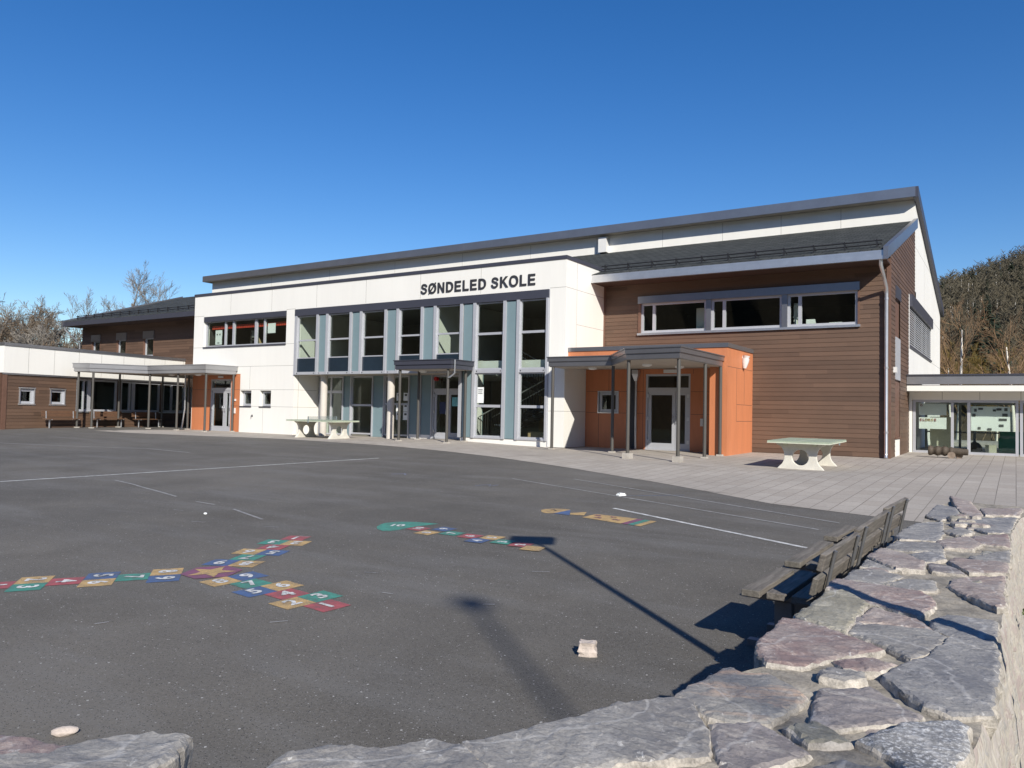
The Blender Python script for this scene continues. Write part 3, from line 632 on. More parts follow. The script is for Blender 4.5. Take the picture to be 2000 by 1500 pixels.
# long ribbon window in the brown front
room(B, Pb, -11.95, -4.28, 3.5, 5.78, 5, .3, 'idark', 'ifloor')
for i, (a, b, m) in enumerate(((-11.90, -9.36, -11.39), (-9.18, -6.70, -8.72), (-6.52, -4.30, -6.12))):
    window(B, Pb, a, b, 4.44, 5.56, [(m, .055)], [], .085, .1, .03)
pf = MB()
for a, b in ((-9.36, -9.18), (-6.70, -6.52)): bar(pf, Pb, a, b, 4.42, 5.6, -.15, .045)
pf.each('window_pier', 'fascia', B)
pf = MB(); bar(pf, Pb, -12.0, -4.24, 5.55, 5.82, -.1, .09); pf.build('blind_box', 'fascia', B)
pf = MB(); bar(pf, Pb, -12.02, -4.22, 4.35, 4.43, -.1, .08); pf.build('sill', 'lightmetal', B)
pf = MB(); bar(pf, Pb, -12.0, -11.90, 4.42, 5.55, -.1, .04); bar(pf, Pb, -4.30, -4.24, 4.42, 5.55, -.1, .04); pf.each('window_trim', 'brownflat', B)
# pitched roof of the front range (one slope), gutters, snow guards, verges
def slab(mb, x0, x1, y0, y1, mi=0, th=.16):
    vs = [(x, y, roofz(y)+dz) for dz in (0, -th) for x, y in ((x0, y0), (x1, y0), (x1, y1), (x0, y1))]
    mb.add(vs, [(0, 1, 2, 3), (7, 6, 5, 4), (0, 4, 5, 1), (1, 5, 6, 2), (2, 6, 7, 3), (3, 7, 4, 0)], mi)
rf = MB(); slab(rf, -13.72, XG-.02, 26.05, 34.6); slab(rf, -35.0, -13.72, 27.7, 34.6); slab(rf, -51.75, -35.09, 26.05, 34.6); rf.each('roof', 'shingle', B)
gt = MB()
gt.box(-13.80, XG+.06, 26.0, 26.12, 6.40, 6.58); gt.box(-13.86, XG+.06, 25.97, 26.10, 6.29, 6.40)
gt.build('gutter', 'lightmetal', B)
gt = MB(); gt.box(-51.8, -35.09, 26.0, 26.12, 6.38, 6.58); gt.box(-51.85, -35.09, 25.97, 26.10, 6.30, 6.38); gt.build('gutter', 'darkfascia', B)
sf = MB(); sf.box(-13.46, XG+.02, 26.13, YB+.02, 6.30, 6.36); sf.box(-51.7, -35.09, 26.13, YB, 6.30, 6.36); sf.each('eaves_board', 'darksoffit', B)
vg = MB()
for x0, x1 in ((XG-.04, XG+.10), (-51.86, -51.74)):
    vs = [(x, y, roofz(y)+dz) for x in (x0, x1) for y, dz in ((25.95, .09), (34.5, .09), (34.5, -.30), (25.95, -.30))]
    vg.add(vs, [(0, 1, 2, 3), (7, 6, 5, 4), (0, 4, 5, 1), (1, 5, 6, 2), (2, 6, 7, 3), (3, 7, 4, 0)])
vg.each('verge_board', 'fascia', B)
for x0, x1 in ((-13.3, XG-.15), (-51.2, -35.2)):
    sg = MB()
    for h in (.10, .22): sg.tube([(x0, 26.55, roofz(26.55)+h), (x1, 26.55, roofz(26.55)+h)], .022, 6)
    k = int((x1-x0)/.95)
    for i in range(k+1):
        x = x0+.15+(x1-x0-.3)*i/k; sg.box(x-.02, x+.02, 26.52, 26.58, roofz(26.5)-.02, roofz(26.5)+.28); sg.tube([(x, 26.5, roofz(26.5)+.24), (x, 26.9, roofz(26.9)+.02)], .014, 5)
    sg.build('snow_guard', 'rail', B)
dp = MB(); dp.tube([(-3.48, 26.06, 6.32), (-3.48, 26.06, 6.12), (-3.46, 26.5, 5.85), (-3.44, 26.98, 5.55), (-3.44, 27.0, 5.35), (-3.44, 27.0, .30), (-3.44, 26.97, .2), (-3.44, 26.9, .12)], .055, 14)
for z in (5.2, 3.0, .95): dp.tube([(-3.44, 27.0, z-.03), (-3.44, 27.0, z+.03)], .066, 14); dp.box(-3.46, -3.42, 27.0, 27.12, z-.01, z+.01)
dp.build('downpipe', 'lightmetal', B)
dp = MB(); dp.tube([(-51.6, 26.05, 6.32), (-51.6, 26.05, 6.1), (-51.45, 26.9, 5.3), (-51.45, 26.95, 5.2), (-51.45, 26.95, 3.0)], .05, 10); dp.build('downpipe', 'lightmetal', B)
# left upper storey: brown wall with three narrow windows
lw = MB(); HL = [(-50.32, -49.28, 3.4, 5.78), (-47.41, -46.32, 3.4, 5.81), (-44.51, -43.39, 3.4, 5.81)]
siding(lw, -51.48, -35.09, 2.4, 6.33, HL, Pb); lw.build('timber_upper', 'brown', B)
panelw = MB(); panelwall(panelw, -51.46, -35.09, 2.4, 6.33, HL, PY(YB+.03), .25); panelw.quad((-51.46, YB, .1), (-51.46, YB, 6.5), (-51.46, 34.5, 9), (-51.46, 34.5, .1)); panelw.build('upper_backing', 'brownflat', B)
for a, b, c, d in HL:
    w_ = window(B, Pb, a+.06, b-.05, 3.5, 5.40, [], [(4.35, .03)], .075, .08, .10)
    q = MB(); bar(q, Pb, a, b, 5.36, d, -.05, .06); q.build('blind_box', 'fascia', w_)
    q = MB(); bar(q, Pb, a, a+.06, 3.4, 5.36, -.2, .02); bar(q, Pb, b-.05, b, 3.4, 5.36, -.2, .02); q.build('window_trim', 'brownflat', w_)
    room(B, Pb, a, b, 3.0, 5.8, 3, .3)
# tall white hall behind
YH = 34.55
def hz(y): return 10.24-.256*(y-34.02)
hb = MB(); panelwall(hb, -48.37, XG, 6.5, 10.2, [], PY(YH), .3); hb.quad((-48.37, YH, 4), (-48.37, YH, 10.2), (-48.37, 46.6, 7), (-48.37, 46.6, 4))
hb.build('hall_front', 'white', B)
hg = MB()
BL = (32.62, 41.3, 4.17, 6.08)
panelwall(hg, 32.32, 46.6, .1, 6.12, [BL], Pg, .3); hg.add([(XG, 34.86, 6.12), (XG, 46.6, 6.12), (XG, 46.6, hz(46.6)), (XG, 34.86, hz(34.86))], [(0, 1, 2, 3)]); hg.add([(XG-.3, 46.6, .1), (XG-.3, 46.6, 7), (XG, 46.6, 7), (XG, 46.6, .1)], [(0, 1, 2, 3)])
hg.build('hall_gable', 'white', B)
hs = MB(); seams(hs, PY(YH), [], [(x, 9.0, 10.18) for x in (-42, -36.5, -31, -26, -21.5, -17.6, -14.1, -11.2, -8.6, -6.15)]); seams(hs, Pg, [(34.5, 43.0, 8.3), (34.5, 46.5, 6.14), (41.4, 46.5, 4.1)], [(38.4, 6.14, 9.1)]); hs.each('hall_joint', 'seam', B)
hf = MB(); hf.box(-48.78, XG+.05, 34.02, 34.12, 10.21, 10.61); hf.box(-48.78, -48.68, 34.12, 36, 10.21, 10.61)
hf.build('hall_fascia', 'fascia', B)
hso = MB(); hso.box(-48.68, XG-.0, 34.12, 34.6, 10.21, 10.27); hso.build('hall_soffit', 'soffit', B)
hr = MB(); vs = [(x, y, hz(y)+.34+dz) for dz in (0, -.12) for x, y in ((-48.7, 34.12), (XG+.05, 34.12), (XG+.05, 47.0), (-48.7, 47.0))]
hr.add(vs, [(0, 1, 2, 3), (7, 6, 5, 4), (0, 4, 5, 1), (1, 5, 6, 2), (2, 6, 7, 3), (3, 7, 4, 0)]); hr.build('hall_roof', 'darkfascia', B)
hv = MB(); vs = [(x, y, hz(y)+dz) for x in (XG-.02, XG+.16) for y, dz in ((34.05, .38), (47.0, .38), (47.0, -.04), (34.05, -.04))]
hv.add(vs, [(0, 1, 2, 3), (7, 6, 5, 4), (0, 4, 5, 1), (1, 5, 6, 2), (2, 6, 7, 3), (3, 7, 4, 0)]); hv.build('hall_verge', 'darkfascia', B)
vb = MB(); vb.box(-17.35, -16.92, 34.22, 34.55, 9.35, 10.1); vb.build('vent_box', 'lamp', B)
# external blind on the hall gable
bd = MB()
for (a, b) in ((32.66, 34.8), (34.86, 37.6), (37.66, 39.4), (39.46, 41.26)):
    z = 4.22
    while z < 5.66:
        bd.add([(XG+.010, a, z), (XG+.010, b, z), (XG-.004, b, z+.056), (XG-.004, a, z+.056)], [(0, 1, 2, 3)], 0); z += .088
    for y in (a, b-.04): bd.box(XG-.06, XG-.01, y, y+.04, 4.2, 5.7, 1)
bd.build('slat_blind', ['blind', 'frame'], B)
bd = MB(); bar(bd, Pg, 32.60, 41.35, 5.66, 6.12, -.1, .10); bar(bd, Pg, 32.60, 41.35, 4.10, 4.18, -.1, .05); bd.build('blind_box', 'darkfascia', B)
bd = MB(); bar(bd, Pg, 32.62, 41.3, 4.1, 6.1, -.30, -.2); bd.build('dark_glazing', 'navy', B)
# orange porch block
op = MB(); panelwall(op, XR+.01, -7.68, .1, 3.58, [(XR, -8.25, 0, 2.98)], PY(24.31), .3); panelwall(op, 24.61, YB+.02, .1, 3.58, [], PX(-7.68), .57)
panelwall(op, XR+.01, -8.2, .1, 3.0, [(-11.05, -9.40, 0, 2.80), (-12.90, -12.13, 1.42, 2.16)], PY(25.7), .2)
op.quad((-8.25, 24.4, .1), (-8.25, 24.4, 3), (-8.25, 25.7, 3), (-8.25, 25.7, .1)); op.box(XR+.02, -7.7, 24.35, YB, 3.3, 3.5)
op.build('orange_porch', 'orange', B)
oj = MB(); seams(oj, PY(25.7), [(XR+.05, -11.1, 2.18), (XR+.05, -11.1, 1.40), (-9.38, -8.3, 2.18), (-9.38, -8.3, 1.40)], [(-12.9, .1, 1.4), (-12.5, 2.2, 2.95), (-11.15, .1, 2.95), (-9.3, 2.8, 2.95), (-8.9, .1, 1.4)])
seams(oj, PX(-7.68), [(24.33, YB-.05, 2.95), (25.3, YB-.05, 1.75), (25.3, YB-.05, 1.20)], [(25.3, 1.2, 2.95), (26.15, 1.75, 2.95)]); seams(oj, PY(24.31), [], [(-11.2, 2.98, 3.5)]); oj.each('orange_joint', 'brownflat', B)
oc = MB(); oc.box(XR+.005, -7.65, 24.28, 24.45, 3.56, 3.70); oc.box(-7.80, -7.65, 24.45, YB-.02, 3.56, 3.70); oc.build('coping', 'fascia', B)
door(-11.05, -9.40, .13, 2.80, 2.18, PY(25.7), -9.95); room(B, PY(25.7), -13.3, -8.4, .1, 2.9, 4, .2)
window(B, PY(25.7), -12.90, -12.13, 1.42, 2.16, [], [], .11, .08, .04); wt = MB()
for a, b, c, d in ((-12.94, -12.90, 1.38, 2.2), (-12.13, -12.09, 1.38, 2.2), (-12.9, -12.13, 2.16, 2.2), (-12.9, -12.13, 1.38, 1.42)): bar(wt, PY(25.7), a, b, c, d, -.05, .03)
wt.build('window_trim', 'lightmetal', B)
sl_ = MB(); bar(sl_, PY(25.7), -11.72, -11.42, .1, 2.98, -.02, .02); sl_.build('slot_shade', 'letters', B)  # flat black bar on the wall, paints the shade of a gap beside the downpipe
dp = MB(); dp.tube([(-11.38, 25.6, 2.55), (-11.38, 25.6, .14)], .04, 10); vs = [(-11.38+sx*.12, 25.58+sy*.1, 2.95) for sx, sy in ((-1, -1), (1, -1), (1, 1), (-1, 1))]+[(-11.38+sx*.12, 25.58+sy*.1, 2.8) for sx, sy in ((-1, -1), (1, -1), (1, 1), (-1, 1))]+[(-11.38+sx*.045, 25.58+sy*.04, 2.55) for sx, sy in ((-1, -1), (1, -1), (1, 1), (-1, 1))]
dp.add(vs, [(3, 2, 1, 0)]+[(i+o, (i+1) % 4+o, (i+1) % 4+4+o, i+4+o) for o in (0, 4) for i in range(4)]); dp.build('downpipe', 'lightmetal', B)
small_box('call_box', 'lamp', -9.02, -8.90, 25.64, 25.7, 1.0, 1.26)
wl2 = MB(); wl2.tube([(-7.6, 25.95, 3.18), (-7.55, 25.95, 3.4)], [.05, .12], 12); wl2.tube([(-7.62, 25.95, 2.98), (-7.6, 25.95, 3.18), (-7.58, 25.95, 3.3)], [.06, .12, .13], 12); wl2.box(-7.68, -7.6, 25.9, 26.0, 3.15, 3.4)
wl2.build('wall_lamp', 'lamp', B)
ab = MB(); ab.tube([(-20.35, 25.5, 2.68), (-20.35, 25.36, 2.68)], .09, 16); ab.build('alarm_bell', 'alarm', B)
small_box('exit_lamp', 'lamp', -10.35, -9.85, 25.6, 25.7, 2.83, 2.95); small_box('exit_lamp', 'lamp', -32.95, -32.6, YW-.05, YW+.02, 2.74, 2.84)

# ------------------------------------------------------------------ low wing on the left (local x runs away from the camera, outside is -y)
WA = math.atan2(.9836, -.1805)
LW = thing('low_wing', 'single storey wing at far left with white band over brown timber and small square windows', 'wing', (-38.39, 16.77, 0), WA)
def wz(x): p = LW.matrix_world @ Vector((x, 0, 0)); return p
P0 = PY(0)
WL = 12.2
holes = [(.75, 1.52, 1.24, 2.02), (2.28, 3.08, 1.24, 2.02), (3.66, 6.06, .96, 2.58), (6.27, 8.86, .96, 2.58), (9.05, 11.2, .96, 2.58)]
m = MB(); siding(m, .0, WL, .05, 2.60, holes, P0); m.build('timber_wall', 'brown', LW)
m = MB(); panelwall(m, 0, WL, .0, 2.66, holes, PY(.03), .2); m.quad((0, .03, 0), (0, .03, 2.66), (0, 8, 2.66), (0, 8, 0)); m.quad((WL, .03, 0), (WL, .03, 2.66), (WL, 8, 2.66), (WL, 8, 0)); m.build('timber_backing', 'brownflat', LW)
m = MB(); bar(m, P0, -.03, .16, .05, 2.6, -.02, .045); m.build('corner_board', 'brownflat', LW)
m = MB(); m.box(-.04, WL, -.05, 7.9, 2.68, 3.92); m.build('white_band', 'white', LW)
m = MB(); seams(m, PY(-.05), [], [(x, 2.70, 3.9) for x in (1.12, 2.41, 3.72, 5.0, 6.34, 7.68, 9.06, 10.39)]); m.each('panel_joint', 'seam', LW)
m = MB(); m.box(-.08, WL, -.10, 8, 3.92, 4.05); m.build('coping', 'fascia', LW)
m = MB(); m.box(-.05, WL, -.06, .02, 2.60, 2.68); m.build('drip_edge', 'fascia', LW)
m = MB(); m.box(-.05, 3.4, -.06, .03, -.1, .10); m.build('plinth', 'concrete', LW)
for a, b in ((.75, 1.52), (2.28, 3.08)):
    w_ = window(LW, P0, a+.04, b-.04, 1.29, 1.97, [], [], .11, .08, .06); q = MB()
    for u0, u1, z0, z1 in ((a, a+.04, 1.24, 2.02), (b-.04, b, 1.24, 2.02), (a-.03, b+.03, 1.99, 2.04), (a-.03, b+.03, 1.225, 1.285)): bar(q, P0, u0, u1, z0, z1, -.1, .035)
    q.build('window_trim', 'lightmetal', w_)
room(LW, P0, .4, 3.4, .8, 2.3, 3, .3)
for a, b, ms in ((3.66, 6.06, [(4.12, .04), (4.42, .10)]), (6.27, 8.86, [(6.86, .05), (7.1, .10)]), (9.05, 11.2, [(9.7, .06), (10.6, .06)])):
    window(LW, P0, a, b, .96, 2.58, ms, [], .10, .1, .03); room(LW, P0, a, b, .5, 2.7, 4, .3)
    q = MB(); bar(q, P0, a, b, .90, .96, -.1, .06); q.build('sill', 'lightmetal', LW)
bpy.context.view_layer.update()
def wingpt(x, y, z=0): return LW.matrix_world @ Vector((x, y, z))

# ------------------------------------------------------------------ link building on the right
LK = thing('link_building', 'low glazed link at the right edge with grey fascia and large posters behind its windows', 'building', (0, 0, 0))
PL = PY(32.36)
m = MB(); m.box(XG+.02, 9, 31.55, 31.68, 2.66, 2.98); m.build('fascia', 'palefascia', LK)
m = MB(); m.box(XG+.02, 9, 31.60, 32.34, 2.42, 2.63); m.build('white_strip', 'white', LK)
m = MB(); m.box(XG+.0, 9, 31.50, 37.2, 2.98, 3.02); m.build('roof', 'darkfascia', LK)
m = MB(); m.box(XG+.02, 9, 31.685, 32.30, 2.72, 2.97); bar(m, PL, XG+.02, 9, 2.12, 2.42, -.2, .0); bar(m, PL, XG+.02, -3.24, .05, 2.12, -.2, .0); bar(m, PL, XG+.02, 9, -.05, .16, -.2, .02)
m.build('white_wall', 'white', LK)
m = MB(); seams(m, PL, [], [(x, 2.13, 2.415) for x in (-2.26, -1.08, .15, 1.4, 2.6)]); m.each('panel_joint', 'seam', LK)
x = XG+.14
for k, (a, b, ms) in enumerate(((-3.22, .08, [(-1.94, .045), (-1.42, .05)]), (.12, 3.4, [(1.4, .045), (1.9, .05)]), (3.44, 6.7, [(4.7, .045), (5.2, .05)]))):
    window(LK, PL, a, b, .16, 2.12, ms, [], .09, .1, .02)
    window(LK, PY(36.9), a, b, .16, 2.12, [m_ for m_ in ms], [(.9, .03)], .09, .1, .02, name='rear_window')
m = MB(); m.box(XG+.03, 9, 32.5, 37, .0, .12); m.build('floor', 'ifloor', LK)
m = MB(); m.box(XG+.03, 9, 32.5, 37, 2.45, 2.6); m.build('ceiling', 'iceil', LK)
m = MB(); m.box(-2.75, -2.05, 33.5, 33.62, .12, 1.5); m.build('partition', 'cream', LK)

# ------------------------------------------------------------------ canopies on posts
def canopy(label, poly, z0, z1, posts, mats=('fascia', 'soffit'), low=.17, skip=(), lamps=()):
    cx = sum(p[0] for p in poly)/len(poly); cy = sum(p[1] for p in poly)/len(poly)
    t = thing('canopy', label, 'canopy', (cx, cy, 0), 0, 'flat canopies over the school doors')
    L = lambda p: (p[0]-cx, p[1]-cy)
    pl = [L(p) for p in poly]; n = len(pl)
    ar = sum(pl[i][0]*pl[(i+1) % n][1]-pl[(i+1) % n][0]*pl[i][1] for i in range(n)); sg_ = 1 if ar > 0 else -1
    def off(d):
        out = []
        for i in range(n):
            p0, p1, p2 = Vector(pl[i-1]), Vector(pl[i]), Vector(pl[(i+1) % n]); e1 = (p1-p0).normalized(); e2 = (p2-p1).normalized()
            n1 = Vector((e1.y, -e1.x))*sg_; n2 = Vector((e2.y, -e2.x))*sg_; k = (n1+n2)/max(.35, 1+n1.dot(n2)); q = p1-k*d; out.append((q.x, q.y))
        return out
    m = MB(); m.prism(off(.0), z0+low+.012, z1-.03); m.prism(off(-.025), z1-.03, z1); o = m.build('upper_fascia', mats[0], t)
    m = MB(); m.prism(off(.035), z0+.02, z0+low+.012); m.build('lower_fascia', mats[0], t)
    m = MB(); m.prism(off(.06), z0, z0+.02); m.build('soffit', mats[1], t)
    for x, y in posts:
        g_ = gz(x, y); bs = .16 if (x, y) in skip else .05
        m = MB(); m.tube([(x-cx, y-cy, g_+bs-.01), (x-cx, y-cy, z0)], .053, 14); po = m.build('post', 'post', t)
        m = MB(); w = .12 if bs > .1 else .09; m.box(x-cx-w, x-cx+w, y-cy-w, y-cy+w, g_-.06, g_+bs); m.build('footing', 'concrete', po)
    for x, y in lamps:
        m = MB(); m.tube([(x-cx, y-cy, z0), (x-cx, y-cy, z0-.05), (x-cx, y-cy, z0-.08)], [.15, .15, .08], 16); m.build('ceiling_lamp', 'lamp', t)
    return t, cx, cy
c2, _, _ = canopy('angular grey canopy with a projecting bay over the orange porch', [(-13.52, 22.95), (-11.12, 22.95), (-9.52, 20.6), (-7.76, 20.4), (-7.78, 24.30), (-13.40, 24.30), (-13.44, 24.07), (-13.52, 24.07)], 2.93, 3.28,
       [(-13.34, 23.05), (-11.04, 23.0), (-9.46, 20.74), (-7.86, 20.56), (-7.86, 22.75), (-7.86, 24.2)], skip=((-9.46, 20.74), (-7.86, 20.56)), lamps=((-9.6, 22.4), (-9.0, 23.6), (-12.1, 23.6)))
m = MB(); m.box(-13.4, -8.2, 24.35, 25.68, 2.985, 3.05); m.build('porch_soffit', 'soffit', B)
c1, cx, cy = canopy('small square grey canopy on four posts over the glass entrance door', [(-20.2, 22.6), (-17.4, 22.6), (-17.4, 24.02), (-20.2, 24.02)], 2.90, 3.27,
       [(-20.0, 22.75), (-17.66, 22.75), (-20.0, 23.88), (-17.62, 23.80)], mats=('darkfascia', 'soffit'), lamps=((-19.4, 23.4),))
m = MB(); m.tube([(-17.33-cx, 22.72-cy, 3.24), (-17.33-cx, 22.72-cy, 2.75), (-17.5-cx, 22.70-cy, 2.62), (-17.6-cx, 22.70-cy, 2.58)], .03, 10); m.build('downpipe', 'lightmetal', c1)
b0, b1 = wingpt(3.0, -.75), wingpt(7.3, -.75)
c3, cx, cy = canopy('long bent light grey canopy along the low wing and orange door', [(-38.2, 19.72), (-37.35, 20.08), (-36.12, 22.28), (-31.62, 22.38), (-31.5, 24.05), (-35.05, 24.04), (-35.15, 26.9), (-39.4, 26.9)], 2.88, 3.30,
       [(-37.3, 20.25), (-36.1, 22.42), (-33.9, 22.5), (-31.75, 22.52), (-31.58, 23.9), (-38.15, 20.0), (-38.65, 22.35), (-39.05, 25.0), (-35.02, 23.85)], mats=('palefascia', 'soffit'), lamps=((-33.2, 23.1), (-35.2, 23.0)))
m = MB(); m.tube([(-35.12-cx, 23.72-cy, 2.88), (-35.12-cx, 23.74-cy, 1.2), (-35.22-cx, 23.66-cy, .16)], .04, 10); m.build('downpipe', 'lightmetal', c3)

# ------------------------------------------------------------------ concrete table tennis tables
def leg_panel(w=1.22, h=.70, th=.10):
    """slab leg: waisted sides (bites cut from both edges) and a round hole; outline in x/z, thickness in y"""
    def side(z):
        a = w/2; zc, r = .36, .29
        return a-(math.sqrt(max(0, r*r-(z-zc)**2))*.72)
    zs = [0, .10]+[.10+.035*i for i in range(1, 16)]+[.66, h]
    right = [(side(z) if .10 <= z <= .64 else w/2, z) for z in zs]; 
    outer = right+[(-x, z) for x, z in right[::-1]]
    hole = [(.205*cos(2*pi*k/28), .33+.205*sin(2*pi*k/28)) for k in range(28)]
    bm = bmesh.new()
    vo = [bm.verts.new((x, -th/2, z)) for x, z in outer]; vh = [bm.verts.new((x, -th/2, z)) for x, z in hole]
    es = [bm.edges.new((vo[i], vo[(i+1) % len(vo)])) for i in range(len(vo))]+[bm.edges.new((vh[i], vh[(i+1) % len(vh)])) for i in range(len(vh))]
    bmesh.ops.triangle_fill(bm, edges=es, use_beauty=True)
    r = bmesh.ops.extrude_face_region(bm, geom=bm.faces[:]); bmesh.ops.translate(bm, verts=[v for v in r['geom'] if isinstance(v, bmesh.types.BMVert)], vec=(0, th, 0))
    bmesh.ops.recalc_face_normals(bm, faces=bm.faces[:]); return bm
def table(label, x, y, rz, net):
    t = thing('tennis_table', label, 'table', (x, y, gz(x, y)), rz, 'concrete table tennis tables in front of the school')
    n = Vector((gz(x-.5, y)-gz(x+.5, y), gz(x, y-.5)-gz(x, y+.5), 1)).normalized()
    t.rotation_euler = (Vector((0, 0, 1)).rotation_difference(n).to_matrix() @ Matrix.Rotation(rz, 3, 'Z')).to_euler()
    m = MB(); m.box(-.76, .76, -1.37, 1.37, .712, .752, 0); m.box(-.765, .765, -1.375, 1.375, .69, .712, 1); m.box(-.01, .01, -1.36, 1.36, .752, .7535, 1)
    o = m.build('tabletop', ['ttop', 'tedge'], t)
    be = o.modifiers.new('bevel', 'BEVEL'); be.width = .006; be.segments = 2; be.limit_method = 'ANGLE'
    for yy in (-.98, .98):
        bm = leg_panel(); me = bpy.data.meshes.new('leg'); bm.to_mesh(me); bm.free(); me.materials.append(A['tconc']); l_ = bpy.data.objects.new('leg', me); COL.objects.link(l_); l_.parent = t; l_.location = (0, yy, -.01)
        be = l_.modifiers.new('bevel', 'BEVEL'); be.width = .012; be.segments = 2; be.limit_method = 'ANGLE'
        m = MB(); m.box(-.42, -.32, yy-.09, yy+.09, .62, .69); m.box(.30, .40, yy-.09, yy+.09, .62, .69); m.build('bracket', 'tedge', t)
    m = MB()
    if net:
        for k in range(41): m.box(-.80+.04*k-.003, -.80+.04*k+.003, -.004, .004, .765, .905)
        for k in range(5): m.box(-.81, .81, -.005, .005, .765+.033*k, .771+.033*k)
    for s in (-1, 1): m.box(s*.79-.015, s*.79+.015, -.02, .02, .64, .91 if net else .70)
    m.build('net' if net else 'net_clamp', 'net', t); return t
table('green topped concrete table tennis table without a net in front of the brown siding', -4.72, 22.0, radians(1.5), False)
table('green topped concrete table tennis table with a steel net near the white wall', -24.4, 22.95, radians(90), True)

# ------------------------------------------------------------------ slatted benches beside the stone wall (local y along the bench, back at +x)
def wall_bench(label, y0, y1, x0, x1):
    L = y1-y0; mx = (x0+x1)/2; my = (y0+y1)/2; z = gz(mx, my)
    t = thing('slatted_bench', label, 'bench', (mx, my, z), 0, 'weathered benches in a row along the stone wall')
    t.rotation_euler = (math.atan2(gz(mx, y1)-gz(mx, y0), L), 0, -math.atan2(x1-x0, L))
    h = L/2
    for k, x in enumerate((-.52, -.345, -.17)):
        m = MB(); m.box(x-.066, x+.066, -h+random.uniform(-.02, .02), h+random.uniform(-.02, .02), .405, .453); o = m.build('seat_slat', 'wood', t); b_ = o.modifiers.new('bevel', 'BEVEL'); b_.width = .006; b_.segments = 2
    for k, (x, z0) in enumerate(((-.055, .52), (-.008, .685))):
        m = MB(); c, s = cos(radians(-14)), sin(radians(-14))
        T = lambda a, b, e, x=x, z0=z0: (x+a*c-(e)*s, b, z0+a*s+e*c)
        m.box(-.020, .020, -h-.18, h-.01, 0, .118, 0, T); o = m.build('back_slat', 'wood', t); b_ = o.modifiers.new('bevel', 'BEVEL'); b_.width = .006; b_.segments = 2
    for y in (-h+.0, h-.16):
        m = MB(); m.tube([(-.045, y, .30), (-.02, y, .45), (.045, y, .76), (.058, y, .80)], .013, 8); y += .2 if y < 0 else -.05; m.box(-.60, -.08, y-.03, y+.03, .355, .405); m.box(-.40, -.28, y-.04, y+.04, -.02, .36); m.box(-.60, -.06, y-.035, y+.035, -.02, .05)
        m.build('leg', 'steel', t)
    return t
wall_bench('grey wooden bench nearest the camera on the courtyard side of the stone wall', 5.60, 6.46, -1.07, -1.03)
wall_bench('middle grey wooden bench in the row along the stone wall', 6.76, 7.88, -1.05, -1.00)
wall_bench('farthest grey wooden bench along the stone wall, beside the pavement edge', 8.16, 8.95, -1.02, -.96)
# brown benches against the low wing
def wing_bench(label, x0, x1):
    c = wingpt((x0+x1)/2, -.62); z = gz(c.x, c.y); L = x1-x0; h = L/2
    t = thing('brown_bench', label, 'bench', (c.x, c.y, z), WA, 'brown benches in front of the low wing')
    for k in range(3): m = MB(); m.box(-h, h, -.30+.13*k, -.19+.13*k, .42, .455); m.build('seat_slat', 'bwood', t)
    for k in range(2): m = MB(); m.box(-h, h, .12+.02*k, .155+.02*k, .55+.14*k, .67+.14*k); m.build('back_slat', 'bwood', t)
    for x in (-h+.22, h-.22):
        m = MB(); m.tube([(x, -.12, 0), (x, -.12, .42)], .035, 10); m.tube([(x, .11, .40), (x, .14, .80)], .025, 8); m.box(x-.03, x+.03, -.3, .14, .385, .42); m.build('leg', 'lightmetal', t)
wing_bench('brown bench under the small square windows of the low wing', 1.55, 3.40)
wing_bench('brown bench below the large window between the left canopy posts', 4.1, 5.95)
wing_bench('brown bench partly behind a canopy post, nearest the orange door', 6.6, 8.35)

# ------------------------------------------------------------------ carved log on the pavement
t = thing('carved_log', 'dark carved log lying on stones in front of the link building windows', 'log', (-1.9, 29.2, gz(-1.9, 29.2)))
t.scale = (.86, .86, .86)
m = MB(); pts = []; rad = []
for i in range(40):
    s = i/39; pts.append((-.62+1.32*s, -.12*s, .27-.02*s)); rad.append((.17+.022*math.sin(s*34)*(1 if s < .6 else .15))*(1-.62*max(0, s-.45)))
m.tube(pts, rad, 18); m.build('log', 'log', t)
for x, y, r in ((.16, -.16, .13), (.40, .10, .12)):
    m = MB(); m.tube([(x, y-.16, r-.01), (x, y+.16, r-.01)], r, 14); m.build('support_block', 'logend', t)
m = MB(); m.tube([(-.3, -.12, 0), (-.3, -.1, .2)], .008, 6); m.build('pin', 'rail', t)

# ------------------------------------------------------------------ things behind the glass
def sheet(name, label, cat, P, u0, u1, z0, z1, d, mat='paper', group=None, marks=()):
    m = MB(); n = 6; vs = []; fs = []
    for i in range(n+1):
        for j in range(n+1):
            u = u0+(u1-u0)*i/n; z = z0+(z1-z0)*j/n; dd = d+.012*noise.noise(Vector((u*4, z*4, 3)))
            vs.append(P(u, z, dd))
    for i in range(n):
        for j in range(n): a = i*(n+1)+j; fs.append((a, a+n+1, a+n+2, a+1))
    m.add(vs, fs, 0, True)
    o = m.build(name, mat); tag(o, label, cat, group)
    if marks:
        k = MB()
        for a, b, c, e in marks: bar(k, P, u0+(u1-u0)*a, u0+(u1-u0)*b, z0+(z1-z0)*c, z0+(z1-z0)*e, d+.014, d+.018)
        k.build('print', 'ink', o)
    return o
sheet('poster', 'upper large white poster taped inside the first link window', 'poster', PL, -3.03, -2.13, 1.56, 1.99, -.16)
p = sheet('poster', 'lower white poster with coloured capital letters in the first link window', 'poster', PL, -3.03, -2.13, 1.05, 1.47, -.16)
for k, (ch, c_) in enumerate(zip('ELDRSE', ('p_red', 'p_red', 'p_yellow', 'p_yellow', 'p_yellow', 'p_red'))):
    text_mesh('letter', ch, .13, c_, p, .001, .004, lambda c, k=k: Vector((-2.97+.095*k+c.x, 32.36+.14-c.z, 1.375+c.y)))
